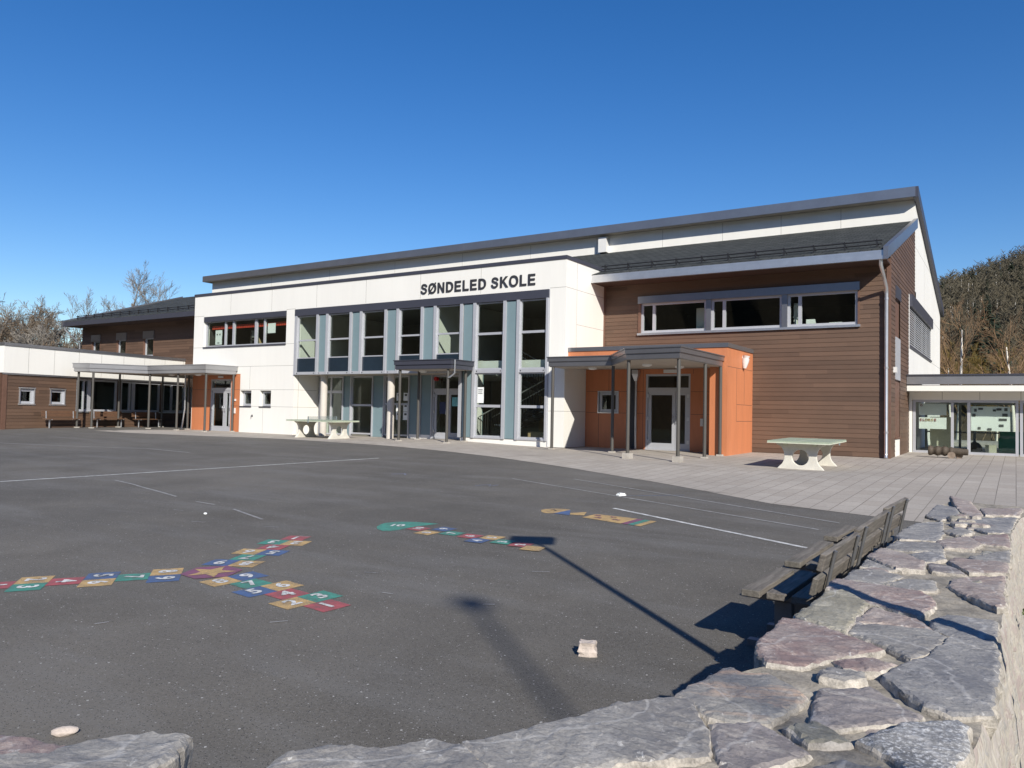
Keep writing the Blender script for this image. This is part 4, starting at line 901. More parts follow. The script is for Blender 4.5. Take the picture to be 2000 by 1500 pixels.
text_mesh('letter', 'G', .11, 'p_red', bpy.data.objects['poster'], .001, .004, lambda c: Vector((-2.95+c.x, 32.36+.14-c.z, 1.915+c.y)))
ph = [(.08, .17, .78, .92), (.19, .33, .86, .96), (.55, .66, .8, .9), (.66, .8, .84, .95), (.84, .95, .82, .96), (.8, .95, .60, .74), (.04, .14, .58, .72), (.72, .93, .42, .54), (.72, .85, .18, .30), (.17, .27, .06, .18), (.43, .55, .03, .14)]
sheet('poster', 'wide white poster with small dark photographs in the second link window', 'poster', PL, -1.36, -.16, 1.02, 1.90, -.16, 'paper', None, [(a+random.uniform(-.01, .01), b-.02, c, e-.02) for a, b, c, e in ph])
m = MB(); m.box(-.95, -.6, 33.4, 33.8, .12, .50); tag(m.build('storage_box', 'cream'), 'cream storage box standing on the floor behind the link window', 'box')
m = MB(); m.box(-.55, .5, 34.0, 34.6, .12, .75); m.box(-.5, .45, 34.05, 34.1, .75, 1.0); tag(m.build('green_crate', 'greenbox'), 'dark green crate behind the right link window', 'crate')
m = MB(); m.tube([(-1.28, 33.3, .36), (-1.28, 33.42, .36)], .24, 20); tag(m.build('tyre', 'rail'), 'black tyre leaning behind the link window near the log', 'tyre')
# notices at the entrance
q = 0
for i, u in enumerate((-23.05, -22.62, -22.22)):
    for j, z in enumerate((1.75, 1.28, .92)):
        lab = ('top', 'middle', 'bottom')[j]+' notice in the '+('left', 'centre', 'right')[i]+' column on the recessed hall window'
        sheet('notice', lab, 'notice', P5, u, u+.26, z, z+.34, -.03, 'paper', 'paper notices on the recessed hall window', [(.3, .8, .6, .85)])
sheet('notice', 'tall white notice in the window right of the entrance canopy', 'notice', Pw, -17.30, -17.0, 1.68, 2.28, -.06, 'paper', None, [(.15, .85, .82, .86), (.15, .8, .7, .72), (.15, .85, .6, .62)])
sheet('door_sign', 'cyan sheet on the narrow leaf of the entrance door', 'sign', P5, -19.60, -19.28, 1.55, 1.92, -.06, 'cyan')
sheet('door_sign', 'dark blue picture sheet on the wide leaf of the entrance door', 'sign', P5, -20.25, -19.92, 1.22, 1.72, -.06, 'navysheet', None, [])
# upper left classroom window: garland, paper figure, chart, chair
m = MB()
for k in range(44):
    x = -33.9+5.55*k/43; z = 5.40-.10*abs(math.sin(k*.43))*0-.0; m.prism([(x-.05, 0), (x+.05, 0), (x+.045, .13), (x-.045, .13)], -.27, -.26, 0, lambda a, b, c: (a, YW-c, 5.19+b))
m.prism([(-33.95, 0), (-28.3, 0), (-28.3, .05), (-33.95, .05)], -.275, -.262, 0, lambda a, b, c: (a, YW-c, 5.315+b))
tag(m.build('garland', 'red'), 'red scalloped garland along the top of the upper left classroom window', 'garland')
o = sheet('paper_figure', 'pale paper face standing in the left pane of the upper classroom window', 'paper figure', Pw, -33.62, -33.10, 4.42, 5.14, -.22, 'paper', None, [(.2, .35, .66, .76), (.62, .77, .66, .76), (.35, .65, .10, .15)])
sheet('chart', 'white chart hung in the right pane of the upper classroom window', 'chart', Pw, -29.7, -29.15, 4.85, 5.32, -.22)
t = thing('step_stool', 'wooden folding step stool on the sill of the middle classroom pane', 'stool', (-31.2, YW+.7, 4.3))
m = MB(); m.box(-.3, .25, -.05, .3, .30, .36); m.box(-.28, -.2, -.05, .0, 0, .7); m.build('seat', 'idark', t)
m = MB(); m.add([(.1, -.06, .5), (.25, -.06, .5), (.6, -.06, 0), (.45, -.06, 0), (.1, 0, .5), (.25, 0, .5), (.6, 0, 0), (.45, 0, 0)], [(0, 3, 2, 1), (4, 5, 6, 7), (0, 4, 7, 3), (1, 2, 6, 5), (0, 1, 5, 4), (2, 3, 7, 6)]); m.build('side_rail', 'tan', t)
m = MB(); m.box(-.25, .05, -.04, .0, .45, .8); m.build('backrest', 'iceil', t)
# things on the sills of the ribbon window in the brown front
def item(name, label, cat, mat, x0, x1, y0, y1, z0, z1): m = MB(); m.box(x0, x1, y0, y1, z0, z1); tag(m.build(name, mat), label, cat)
item('cabinet', 'pale cabinet side at the right of the first pane in the brown front', 'cabinet', 'iw', -9.95, -9.45, 27.75, 28.4, 4.40, 5.35)
item('paper_bag', 'white carton on the sill of the right pane in the brown front', 'carton', 'paper', -6.0, -5.72, 27.55, 27.75, 4.44, 4.72)
item('paper_tray', 'flat white paper tray on the right sill of the brown front', 'tray', 'paper', -5.25, -4.85, 27.5, 27.75, 4.5, 4.58)
item('inner_board', 'pale board behind the narrow right sash of the brown front', 'board', 'iw', -6.42, -6.22, 27.6, 27.7, 4.45, 5.3)
t = thing('toy_windmill', 'small white toy windmill on the sill behind the narrow right sash', 'windmill', (-6.33, 27.5, 4.5))
m = MB(); m.tube([(0, 0, 0), (0, 0, .24)], [.05, .03], 8); m.build('tower', 'paper', t)
m = MB()
for k in range(3): a = 2*pi*k/3+.3; m.tube([(0, -.05, .25), (.11*cos(a), -.05, .25+.11*sin(a))], [.006, .018], 6)
m.build('blade', 'paper', t)
# stair in the entrance hall
t = thing('staircase', 'dark stair with black railings inside the hall behind the right glass bays', 'staircase', (-16.5, 26.5, .12))
def flight(x0, z0, x1, z1, ya, yb, n):
    m = MB(); 
    for k in range(n):
        a = x0+(x1-x0)*k/n; b = x0+(x1-x0)*(k+1)/n; z = z0+(z1-z0)*(k+1)/n; m.box(a, b, ya, yb, z-.05, z, 0)
    for y in (ya, yb): m.add([(x0, y, z0-.12), (x1, y, z1-.12), (x1, y, z1+.14), (x0, y, z0+.14), (x0, y+.05, z0-.12), (x1, y+.05, z1-.12), (x1, y+.05, z1+.14), (x0, y+.05, z0+.14)], [(0, 1, 2, 3), (5, 4, 7, 6), (3, 2, 6, 7), (0, 4, 5, 1)], 1)
    m.build('flight', ['iceil', 'rail'], t)
    m = MB()
    for y in (ya, yb):
        m.tube([(x0, y, z0+1.0), (x1, y, z1+1.0)], .025, 8, 1)
        for k in range(26): a = k/25; xx = x0+(x1-x0)*a; zz = z0+(z1-z0)*a; m.tube([(xx, y, zz+.1), (xx, y, zz+1.0)], .012, 5)
    m.build('railing', ['rail', 'lightmetal'], t)
flight(-1.6, 2.98, 1.5, 1.45, .6, 1.6, 9); flight(1.5, 1.45, -1.5, .0, -1.3, -.3, 9)
m = MB(); m.box(1.5, 2.45, -1.4, 1.7, 1.35, 1.45); m.build('landing', 'idark', t)
m = MB(); m.box(-15.6, -14.5, 25.1, 25.7, .12, .62); tag(m.build('wooden_chest', 'tan'), 'low wooden chest under the stair in the rightmost glass bay', 'chest')
for k, (x, y) in enumerate(((-24.3, 26.9), (-24.9, 27.5), (-17.0, 25.6))):
    t = thing('cafe_table', ('white table behind the second recessed window', 'white table further back behind the second recessed window', 'white round table behind the sixth glass bay')[k], 'table', (x, y, .12), 0, 'white tables inside the entrance hall')
    m = MB(); m.tube([(0, 0, .70), (0, 0, .73)], .4, 18); m.build('tabletop', 'paper', t); m = MB(); m.tube([(0, 0, 0), (0, 0, .7)], .03, 8); m.tube([(0, 0, 0), (0, 0, .03)], .22, 12); m.build('pedestal', 'lightmetal', t)

# ------------------------------------------------------------------ painted games and lines on the asphalt
def flat(name, polys, parent=None, dz=.004, orig=(0, 0)):
    """polys: list of (outline, material); sheets that follow the ground"""
    mats = []; m = MB()
    for pl, mt in polys:
        if mt not in mats: mats.append(mt)
        n = len(pl); ar = sum(pl[i][0]*pl[(i+1) % n][1]-pl[(i+1) % n][0]*pl[i][1] for i in range(n))
        if ar < 0: pl = pl[::-1]
        m.add([(x-orig[0], y-orig[1], gz(x, y)+dz) for x, y in pl], [tuple(range(n))], mats.index(mt))
    return m.build(name, mats, parent)
def strip(name, pts, w, mat, dz=.005):
    m = MB(); P_ = []
    for (a, b), (c, d) in zip(pts, pts[1:]):
        k = max(1, int(math.hypot(c-a, d-b)/.6)); P_ += [(a+(c-a)*i/k, b+(d-b)*i/k) for i in range(k)]
    P_.append(pts[-1]); vs = []
    for i, p in enumerate(P_):
        q = P_[min(i+1, len(P_)-1)]; o = P_[max(i-1, 0)]; dx, dy = q[0]-o[0], q[1]-o[1]; L = math.hypot(dx, dy); nx, ny = -dy/L, dx/L
        ww = w*(.5+.12*noise.noise(Vector((p[0]*5, p[1]*5, 0))))
        for s in (1, -1): x, y = p[0]+nx*ww*s, p[1]+ny*ww*s; vs.append((x, y, gz(x, y)+dz))
    m.add(vs, [(2*i+1, 2*i+3, 2*i+2, 2*i) for i in range(len(P_)-1)]); return tag(m.build(name, mat), kind='structure')
strip('court_line', [(-22, -12), (-17.21, 7.54), (-15.08, 16.34)], .085, 'p_white'); strip('court_line', [(-8.02, 14.86), (-2.14, 12.03)], .05, 'p_faint'); strip('court_line', [(-9.16, 14.15), (-2.27, 11.27)], .05, 'p_faint')
strip('court_line', [(-5.45, 11.45), (-2.01, 9.79)], .07, 'p_white')
cl = [(-15.66, 9.03), (-14.68, 8.84), (-14.14, 8.69), (-13.18, 8.46), (-12.36, 8.25), (-11.51, 8.06), (-10.96, 8.02), (-10.3, 7.88), (-9.62, 7.65), (-9.14, 7.49), (-8.7, 7.52)]
for a, b in ((0, 4), (5, 6), (7, 9)): strip('chalk_curve', cl[a:b+1], .045, 'p_faint')
strip('faint_line', [(-31, 12.5), (-27, 13.6), (-23.5, 14.6), (-21, 14.4)], .07, 'p_faint')
strip('chalk_mark', [(-9.06, 12.64), (-8.9, 12.95), (-8.77, 12.7), (-8.75, 13.0)], .04, 'p_chalk'); strip('chalk_mark', [(-11.87, 13.3), (-11.7, 13.55), (-11.55, 13.4)], .05, 'p_chalk'); strip('chalk_line', [(-6.0, 12.9), (-5.1, 13.7)], .025, 'p_chalk')
for x, y, a, L in ((-5.6, 5.9, .3, .16), (-4.9, 5.4, .1, .12), (-8.6, 7.1, .4, .2), (-3.9, 5.6, .5, .1), (-7.7, 6.9, .2, .15), (-5.0, 4.2, .9, .14), (-6.1, 3.4, 1.2, .1), (-9.8, 6.8, .3, .22), (-11, 7.3, .2, .2), (-4.2, 6.9, .5, .18)):
    strip('chalk_scuff', [(x, y), (x+L*cos(a), y+L*sin(a))], .02, 'p_faint')
KC = {1: 'p_red', 2: 'p_yellow', 3: 'p_green', 4: 'p_red', 5: 'p_blue', 6: 'p_yellow', 7: 'p_green', 8: 'p_yellow', 9: 'p_blue', 10: 'p_red'}
def num(s, x, y, ang, size, parent, orig, mat='p_white'):
    c, s_ = cos(ang), sin(ang)
    def T(v):
        X, Y = x+v.x*c-v.y*s_, y+v.x*s_+v.y*c; return Vector((X-orig[0], Y-orig[1], gz(X, Y)+.009+v.z))
    return text_mesh('number', str(s), size, mat, parent, 0, .008, T)
HC = (-6.88, 5.02)
hop = thing('star_hopscotch', 'three armed painted hopscotch of numbered coloured squares around a yellow star', 'hopscotch', (HC[0], HC[1], 0))
S = .295
for ang in (radians(113), radians(231.5), radians(-6.5)):
    d = Vector((cos(ang), sin(ang))); left = Vector((d.y, -d.x))     # left hand of somebody walking to the star
    for k, row in enumerate(((8, 9), (7,), (5, 6), (4,), (2, 3), (1,))):
        r = .43+S*k
        for j, nmb in enumerate(row):
            o = 0 if len(row) == 1 else (S/2 if j == 0 else -S/2)
            c = Vector(HC)+d*r+left*o; h = S/2-.001
            pl = [c+d*a*h+left*b*h for a, b in ((1, 1), (1, -1), (-1, -1), (-1, 1))]
            sq = flat('square', [([(p.x, p.y) for p in pl], KC[nmb])], hop, .004, HC)
            num(nmb, c.x, c.y, ang+pi/2, .24, sq, HC)
hexa = [(HC[0]+.30*cos(radians(53+60*k)), HC[1]+.30*sin(radians(53+60*k))) for k in range(6)]
star = [(HC[0]+(.25 if k % 2 == 0 else .105)*cos(radians(113+36*k)), HC[1]+(.25 if k % 2 == 0 else .105)*sin(radians(113+36*k))) for k in range(10)]
flat('centre', [(hexa, 'p_purple')], hop, .006, HC)
m = MB(); m.add([(HC[0]-HC[0], 0, gz(*HC)+.0085)]+[(x-HC[0], y-HC[1], gz(x, y)+.0085) for x, y in star], [(0, i+1, (i+1) % 10+1) for i in range(10)]); m.build('star', 'p_yellow', hop)
sn = [(-6.8, 8.19), (-6.49, 8.36), (-6.51, 8.01), (-6.21, 8.16), (-5.89, 8.13), (-5.6, 8.21), (-5.64, 7.94), (-5.33, 8.05), (-5.05, 8.02), (-4.81, 7.91)]
sc_ = ('p_red', 'p_blue', 'p_yellow', 'p_green', 'p_red', 'p_yellow', 'p_blue', 'p_green', 'p_red', 'p_yellow')
SO = (-6.0, 8.1); snk = thing('snake_hopscotch', 'painted snake hopscotch with a green head and a body of small coloured squares', 'hopscotch', (SO[0], SO[1], 0))
for k, ((x, y), c) in enumerate(zip(sn, sc_)):
    a = radians(-4+k*1.5); h = .128; pl = [(x+(u*cos(a)-v*sin(a))*h, y+(u*sin(a)+v*cos(a))*h) for u, v in ((1, 1), (-1, 1), (-1, -1), (1, -1))]
    sq = flat('square', [(pl, c)], snk, .004+.0006*k, SO); num(10-k, x, y, a+pi/2+.2, .17, sq, SO)
hd = [(-7.37, 7.98), (-7.46, 8.15), (-7.48, 8.28), (-7.41, 8.45), (-7.31, 8.53), (-7.18, 8.58), (-7.0, 8.63), (-6.82, 8.66), (-6.87, 8.5), (-6.92, 8.35), (-6.95, 8.2), (-6.95, 7.95), (-7.0, 7.84), (-7.08, 7.78), (-7.24, 7.85)]
hq = flat('head', [(hd, 'p_green')], snk, .0035, SO); num(10, -7.2, 8.2, .4, .22, hq, SO)
FO = (-5.3, 10.5); fg = thing('rocket_game', 'small painted yellow ground game with a round head and striped tail near the white line', 'ground game', (FO[0], FO[1], 0))
flat('head', [([(-6.25, 10.51), (-6.32, 10.62), (-6.3, 10.74), (-6.24, 10.84), (-6.16, 10.89), (-6.04, 10.91), (-5.94, 10.9), (-5.92, 10.67), (-5.95, 10.5), (-6.01, 10.41), (-6.09, 10.38), (-6.18, 10.42)], 'p_yellow')], fg, .004, FO)
flat('nose', [([(-5.97, 10.41), (-5.93, 10.88), (-5.68, 10.39)], 'p_blue')], fg, .006, FO)
flat('neck', [([(-5.71, 10.46), (-5.78, 10.6), (-5.62, 10.84), (-5.5, 10.52)], 'p_yellow')], fg, .004, FO)
flat('body', [([(-5.44, 10.34), (-5.40, 10.74), (-4.69, 10.69), (-4.72, 10.15)], 'p_yellow')], fg, .005, FO)
for k in range(3):
    x0, x1 = -4.72+.11*k, -4.72+.11*(k+1)-.003; flat('stripe', [([(x0, 10.16-.02*k), (x0+.03, 10.68-.02*k), (x1+.03, 10.66-.02*k), (x1, 10.14-.02*k)], ('p_purple', 'p_green', 'p_yellow')[k])], fg, .006, FO)
for k, (x, y) in enumerate(((-6.1, 10.68), (-5.2, 10.42), (-5.05, 10.6), (-4.9, 10.4), (-5.3, 10.6))): num((7, 3, 4, 2, 5)[k], x, y, 1.3, .15, fg, FO, 'p_purple' if k else 'p_black')

# ------------------------------------------------------------------ stone wall in the foreground
SW = thing('stone_wall', 'low broad wall of flat grey and reddish stones in sandy mortar curving through the foreground', 'wall', (-.5, 4, 0))
TOP = .43
OUT = [(-2.62, .80), (-2.44, 1.00), (-2.16, 1.09), (-2.0, 1.29), (-1.90, 1.24), (-1.88, 1.0), (-1.72, .98), (-1.58, 1.22), (-1.60, 1.48), (-1.44, 1.68), (-1.30, 1.78), (-1.16, 2.06), (-.96, 2.42), (-.94, 2.72), (-.87, 2.92), (-.80, 3.08), (-.85, 3.3), (-.86, 3.7),
       (-.83, 4.4), (-.86, 4.9), (-.83, 5.7), (-.80, 6.3), (-.80, 7.0), (-.75, 8.0), (-.73, 9.9), (-.64, 10.7), (-.3, 10.6), (.25, 10.5), (.03, 9.2), (-.035, 8), (-.04, 7), (-.045, 6), (-.055, 5), (-.06, 4.2), (-.065, 3.2), (-.10, 2.7), (-.16, 2.3), (-.3, 1.95), (-.5, 1.6), (-.85, 1.12), (-1.25, .78), (-1.9, .52), (-2.5, .44)]
def refine(pl, step, jit, seed):
    out = []; n = len(pl)
    for i in range(n):
        a, b = Vector(pl[i]), Vector(pl[(i+1) % n]); k = max(1, int((b-a).length/step))
        nrm = Vector(((b-a).y, -(b-a).x)); nrm = nrm.normalized() if nrm.length > 0 else nrm
        for j in range(k):
            p = a+(b-a)*j/k; out.append(p+nrm*jit*(noise.noise(Vector((p.x*9, p.y*9, seed)))+.6*noise.noise(Vector((p.x*27, p.y*27, seed+5)))))
    return out
def ccw(pl):
    ar = sum(pl[i][0]*pl[(i+1) % len(pl)][1]-pl[(i+1) % len(pl)][0]*pl[i][1] for i in range(len(pl))); return pl if ar > 0 else pl[::-1]
def inside(x, y, pl):
    c = False; n = len(pl); j = n-1
    for i in range(n):
        if (pl[i].y > y) != (pl[j].y > y) and x < (pl[j].x-pl[i].x)*(y-pl[i].y)/(pl[j].y-pl[i].y)+pl[i].x: c = not c
        j = i
    return c
from mathutils.geometry import delaunay_2d_cdt
def cdt(pl, step, seed):
    """outline filled with an even triangle net"""
    rr = random.Random(seed); xs = [p.x for p in pl]; ys = [p.y for p in pl]; pts = [Vector((p.x, p.y)) for p in pl]; n = len(pl); y = min(ys); row = 0
    sh = [pl[i]+(sum(pl, Vector((0, 0)))/n-pl[i]).normalized()*step*.45 for i in range(n)]
    while y < max(ys):
        x = min(xs)+(step/2 if row % 2 else 0)
        while x < max(xs):
            a, b = x+rr.uniform(-.2, .2)*step, y+rr.uniform(-.2, .2)*step
            if inside(a, b, sh): pts.append(Vector((a, b)))
            x += step
        y += step*.866; row += 1
    r = delaunay_2d_cdt(pts, [(i, (i+1) % n) for i in range(n)], [], 1, 1e-5)
    return r[0], r[2]
def terr(v, k): # cleavage steps
    f = v*k; fl = math.floor(f); return (fl+ss(((f-fl)-.42)/.16))/k
def stone(pl, kind, th, tilt, seed, z=TOP, step=.024):
    pl = ccw([tuple(p) for p in pl]); n = len(pl); cx = sum(p[0] for p in pl)/n; cy = sum(p[1] for p in pl)/n
    grown = []
    for i in range(n):
        t = Vector(pl[(i+1) % n])-Vector(pl[i-1]); nr = Vector((t.y, -t.x)).normalized(); grown.append(Vector(pl[i])+nr*GROW)
    pl = refine(grown, .022, .0, seed); m_ = len(pl); out = []
    for i in range(m_):
        t = pl[(i+1) % m_]-pl[i-1]; nr = Vector((t.y, -t.x)).normalized(); p = pl[i]
        out.append(p+nr*(.010*noise.noise(Vector((p.x*6, p.y*6, seed)))+.009*noise.noise(Vector((p.x*22, p.y*22, seed+5)))+.006*noise.noise(Vector((p.x*60, p.y*60, seed+9)))))
    pl = out; n = m_; ca, sa = cos(seed*.37-.4), sin(seed*.37-.4)
    def zt(x, y):
        u, w = (x*ca+y*sa), (-x*sa+y*ca)
        h = terr(noise.noise(Vector((u*2.2, w*4.5, seed))), 3.2)*.012+.0035*noise.noise(Vector((u*12, w*26, seed)))+.002*noise.noise(Vector((x*55, y*55, seed)))
        return z+tilt[0]*(x-cx)+tilt[1]*(y-cy)+h
    V, F = cdt(pl, step, int(seed*10)); vs = [(p.x-cx, p.y-cy, zt(p.x, p.y)-(.007*(1+noise.noise(Vector((p.x*40, p.y*40, 1))))if i < n else 0)) for i, p in enumerate(V)]
    m = MB(); m.add(vs, [tuple(f) for f in F], 0, False)
    rows = [[(V[i].x-cx, V[i].y-cy, vs[i][2]) for i in range(n)]]
    for k, (dz, o_) in enumerate(((.010, .006), (.035, .009), (th*.6, .002), (th, -.012))):
        r = []
        for i in range(n):
            t = pl[(i+1) % n]-pl[i-1]; nr = Vector((t.y, -t.x)).normalized(); p = pl[i]; e = o_+.010*noise.noise(Vector((p.x*18, p.y*18, dz*30+seed)))*(k > 0); r.append((p.x+nr.x*e-cx, p.y+nr.y*e-cy, vs[i][2]-dz+.006*noise.noise(Vector((p.x*25, p.y*25, dz*40)))))
        rows.append(r)
    m.add([q for r in rows for q in r], [(k*n+i, (k+1)*n+i, (k+1)*n+(i+1) % n, k*n+(i+1) % n) for k in range(len(rows)-1) for i in range(n)], 1)
    o = m.build('capstone', ['st_'+kind, 'st_edge'], SW); o.location = (cx+.5, cy-4, 0); return o
GROW = .005
STONES=[
 ('grey',[(-1.31, 1.8), (-1.15, 2.12), (-1.09, 2.31), (-0.94, 2.47), (-0.9, 2.49), (-0.77, 2.28), (-0.71, 2.12), (-0.8, 2.02), (-0.96, 1.82), (-1.08, 1.7), (-1.16, 1.71)]),
 ('grey',[(-1.62, 1.33), (-1.65, 1.46), (-1.6, 1.56), (-1.48, 1.65), (-1.4, 1.78), (-1.31, 1.79), (-1.16, 1.7), (-1.09, 1.62), (-1.3, 1.38), (-1.55, 1.26)]),
 ('peach',[(-0.95, 2.51), (-0.95, 2.63), (-0.92, 2.81), (-0.9, 2.91), (-0.84, 2.88), (-0.75, 2.91), (-0.63, 2.81), (-0.6, 2.76), (-0.61, 2.59), (-0.64, 2.46), (-0.73, 2.4), (-0.8, 2.4), (-0.88, 2.47)]),
 ('red',[(-0.87, 3.17), (-0.9, 3.32), (-0.9, 3.72), (-0.85, 3.75), (-0.72, 3.71), (-0.59, 3.62), (-0.45, 3.5), (-0.63, 3.23), (-0.68, 3.07), (-0.8, 3.05)]),
 ('moss',[(-0.88, 3.83), (-0.86, 4.12), (-0.84, 4.43), (-0.79, 4.54), (-0.62, 4.3), (-0.64, 3.98), (-0.63, 3.66), (-0.72, 3.71), (-0.83, 3.77)]),
 ('red',[(-0.88, 4.58), (-0.89, 4.86), (-0.7, 4.84), (-0.43, 4.79), (-0.36, 4.65), (-0.35, 4.42), (-0.4, 4.2), (-0.63, 4.36), (-0.79, 4.55)]),
 ('pink',[(-0.61, 3.94), (-0.6, 4.26), (-0.39, 4.16), (-0.32, 3.99), (-0.5, 3.97)]),
 ('grey',[(-0.62, 3.7), (-0.62, 3.88), (-0.51, 3.93), (-0.32, 3.96), (-0.25, 3.84), (-0.27, 3.65), (-0.35, 3.43), (-0.44, 3.56)]),
 ('blue',[(-0.33, 4.17), (-0.28, 4.31), (-0.08, 4.31), (-0.07, 3.94), (-0.2, 3.88), (-0.31, 3.97)]),
 ('blue',[(-0.32, 3.41), (-0.23, 3.83), (-0.08, 3.88), (-0.06, 3.69), (-0.06, 3.32), (-0.07, 2.94), (-0.17, 2.86), (-0.25, 2.89), (-0.38, 3.08), (-0.41, 3.13), (-0.38, 3.25)]),
 ('purple',[(-0.57, 2.88), (-0.43, 2.98), (-0.25, 2.8), (-0.26, 2.76), (-0.37, 2.64), (-0.47, 2.54), (-0.53, 2.54), (-0.55, 2.69)]),
 ('red',[(-0.59, 3.23), (-0.48, 3.33), (-0.38, 3.3), (-0.43, 3.18), (-0.54, 3.14)]),
 ('grey',[(-0.61, 3.01), (-0.58, 3.12), (-0.47, 3.12), (-0.46, 3.06), (-0.51, 2.97), (-0.59, 2.96)]),
 ('purple',[(-0.79, 2.36), (-0.66, 2.44), (-0.48, 2.31), (-0.56, 2.16), (-0.64, 2.04), (-0.68, 2.13)]),
 ('speck',[(-0.38, 2.46), (-0.28, 2.67), (-0.15, 2.79), (-0.12, 2.74), (-0.12, 2.53), (-0.15, 2.38), (-0.23, 2.32), (-0.29, 2.41)]),
 ('grey',[(-0.46, 2.19), (-0.45, 2.24), (-0.4, 2.31), (-0.29, 2.31), (-0.26, 2.23), (-0.45, 2.1)]),
 ('moss',[(-0.59, 2.45), (-0.52, 2.54), (-0.4, 2.46), (-0.5, 2.36)]),
 ('grey',[(-0.85, 4.93), (-0.85, 5.26), (-0.71, 5.37), (-0.57, 5.26), (-0.65, 4.89), (-0.83, 4.87)]),
 ('grey',[(-0.62, 4.91), (-0.55, 5.16), (-0.4, 5.22), (-0.37, 4.88), (-0.51, 4.82)]),
 ('pink',[(-0.32, 5.1), (-0.31, 5.35), (-0.06, 5.65), (-0.06, 5.08), (-0.22, 4.84)]),
 ('pink',[(-0.21, 4.82), (-0.06, 5.06), (-0.05, 4.68), (-0.08, 4.59), (-0.15, 4.72)]),
 ('grey',[(-0.84, 5.42), (-0.84, 5.67), (-0.6, 5.4), (-0.7, 5.4)]),
 ('pink',[(-0.84, 5.74), (-0.82, 6.2), (-0.65, 6.07), (-0.5, 5.77), (-0.49, 5.46), (-0.63, 5.44)]),
 ('purple',[(-0.5, 5.89), (-0.36, 5.79), (-0.26, 5.53), (-0.43, 5.52)]),
 ('pink',[(-0.37, 5.94), (-0.35, 6.14), (-0.05, 6.14), (-0.05, 5.76), (-0.24, 5.6)]),
 ('grey',[(-0.8, 6.31), (-0.78, 6.75), (-0.46, 6.81), (-0.44, 6.42), (-0.61, 6.26), (-0.72, 6.27)]),
 ('blue',[(-0.62, 6.09), (-0.45, 6.37), (-0.4, 6.01), (-0.5, 5.83)]),
 ('grey',[(-0.27, 6.27), (-0.04, 6.75), (-0.04, 6.21), (-0.24, 6.1)]),
 ('blue',[(-0.82, 7.07), (-0.77, 8.02), (-0.58, 8.26), (-0.51, 7.46), (-0.52, 6.98), (-0.77, 6.86)]),
 ('pink',[(-0.51, 6.87), (-0.32, 7.26), (-0.22, 6.9), (-0.28, 6.63), (-0.44, 6.6)]),
 ('red',[(-0.3, 7.37), (-0.06, 7.72), (-0.04, 6.95), (-0.23, 6.98), (-0.28, 7.15)]),
 ('blue',[(-0.44, 8.23), (-0.34, 8.8), (0.0, 9.2), (-0.05, 7.97), (-0.2, 7.73), (-0.37, 8.1)]),
 ('blue',[(-0.74, 8.61), (-0.74, 9.93), (-0.55, 9.77), (-0.48, 9.03), (-0.6, 8.32)]),
 ('pink',[(-0.66, 10.74), (-0.44, 10.32), (-0.28, 9.21), (-0.35, 8.93), (-0.5, 9.4)]),
 ('pink',[(-0.32, 9.77), (0.06, 10.22), (0.02, 9.3), (-0.25, 9.14)]),
 ('grey',[(-0.52, 7.5), (-0.41, 7.79), (-0.3, 7.68), (-0.38, 7.33)]),
 ('red',[(-2.41, 1.01), (-2.37, 1.07), (-2.29, 1.11), (-2.17, 1.15), (-2.14, 1.15), (-2.14, 1.08), (-2.25, 0.97)]),
 ('grey',[(-2.26, 0.95), (-2.13, 1.08), (-2.15, 1.16), (-2.14, 1.23), (-2.06, 1.33), (-1.96, 1.37), (-1.88, 1.28), (-1.83, 1.16), (-1.84, 1.06), (-2.12, 0.89)]),
]

for k, (kind, pl) in enumerate(STONES):
    big = k in (0, 1, 3, 4, 36, 37); sp = math.hypot(pl[0][0]-pl[len(pl)//2][0], pl[0][1]-pl[len(pl)//2][1])
    dz = -.006 if not big else -.004
    tl = (random.uniform(-.02, .02), random.uniform(-.015, .015))
    if k == 33: tl = (-.03, .02); dz = .005
    stone(pl, kind, .17 if big else .09, tl, k*3.7, TOP+dz+random.uniform(-.010, .008), .018 if k < 17 or k > 35 else .028)
# small chips set in the mortar
rnd = random.Random(3)
for k in range(34):
    x, y = rnd.uniform(-.75, -.12), rnd.uniform(2.3, 9.0)
    if k < 8: x, y = rnd.uniform(-.5, -.25), rnd.uniform(7.8, 8.8)
    r = rnd.uniform(.03, .07)
    stone([(x+r*(.7+.6*rnd.random())*cos(2*pi*i/6), y+r*1.3*(.7+.6*rnd.random())*sin(2*pi*i/6)) for i in range(6)], rnd.choice(('grey', 'pink', 'moss', 'purple')), .05, (0, 0), 100+k, TOP-.022+(.035 if k < 8 else 0))
# mortar core: rough top and battered rubble faces
co = refine(ccw(OUT), .06, .012, 1); n = len(co)
V, F = cdt(co, .035, 5); m = MB()
m.add([(p.x+.5, p.y-4, TOP-.034+(0 if i < n else .010*noise.noise(Vector((p.x*4, p.y*4, 2)))+.012*noise.noise(Vector((p.x*13, p.y*13, 2)))+.007*noise.noise(Vector((p.x*40, p.y*40, 2))))) for i, p in enumerate(V)], [tuple(f) for f in F], 0, True)
m.build('mortar_bed', 'mortar', SW)
co = [Vector((V[i].x, V[i].y)) for i in range(n)]
co = [Vector((p.x, p.y)) for p in co]; cf = []
for i in range(n):
    a, b = co[i], co[(i+1) % n]; near = min(a.length, b.length) < 9 and (a.x > -.2 or a.y < 2.6)
    k = max(1, int((b-a).length/(.026 if near else .06))); cf += [a+(b-a)*q/k for q in range(k)]
n = len(cf); m = MB(); vs = []; rows = 34
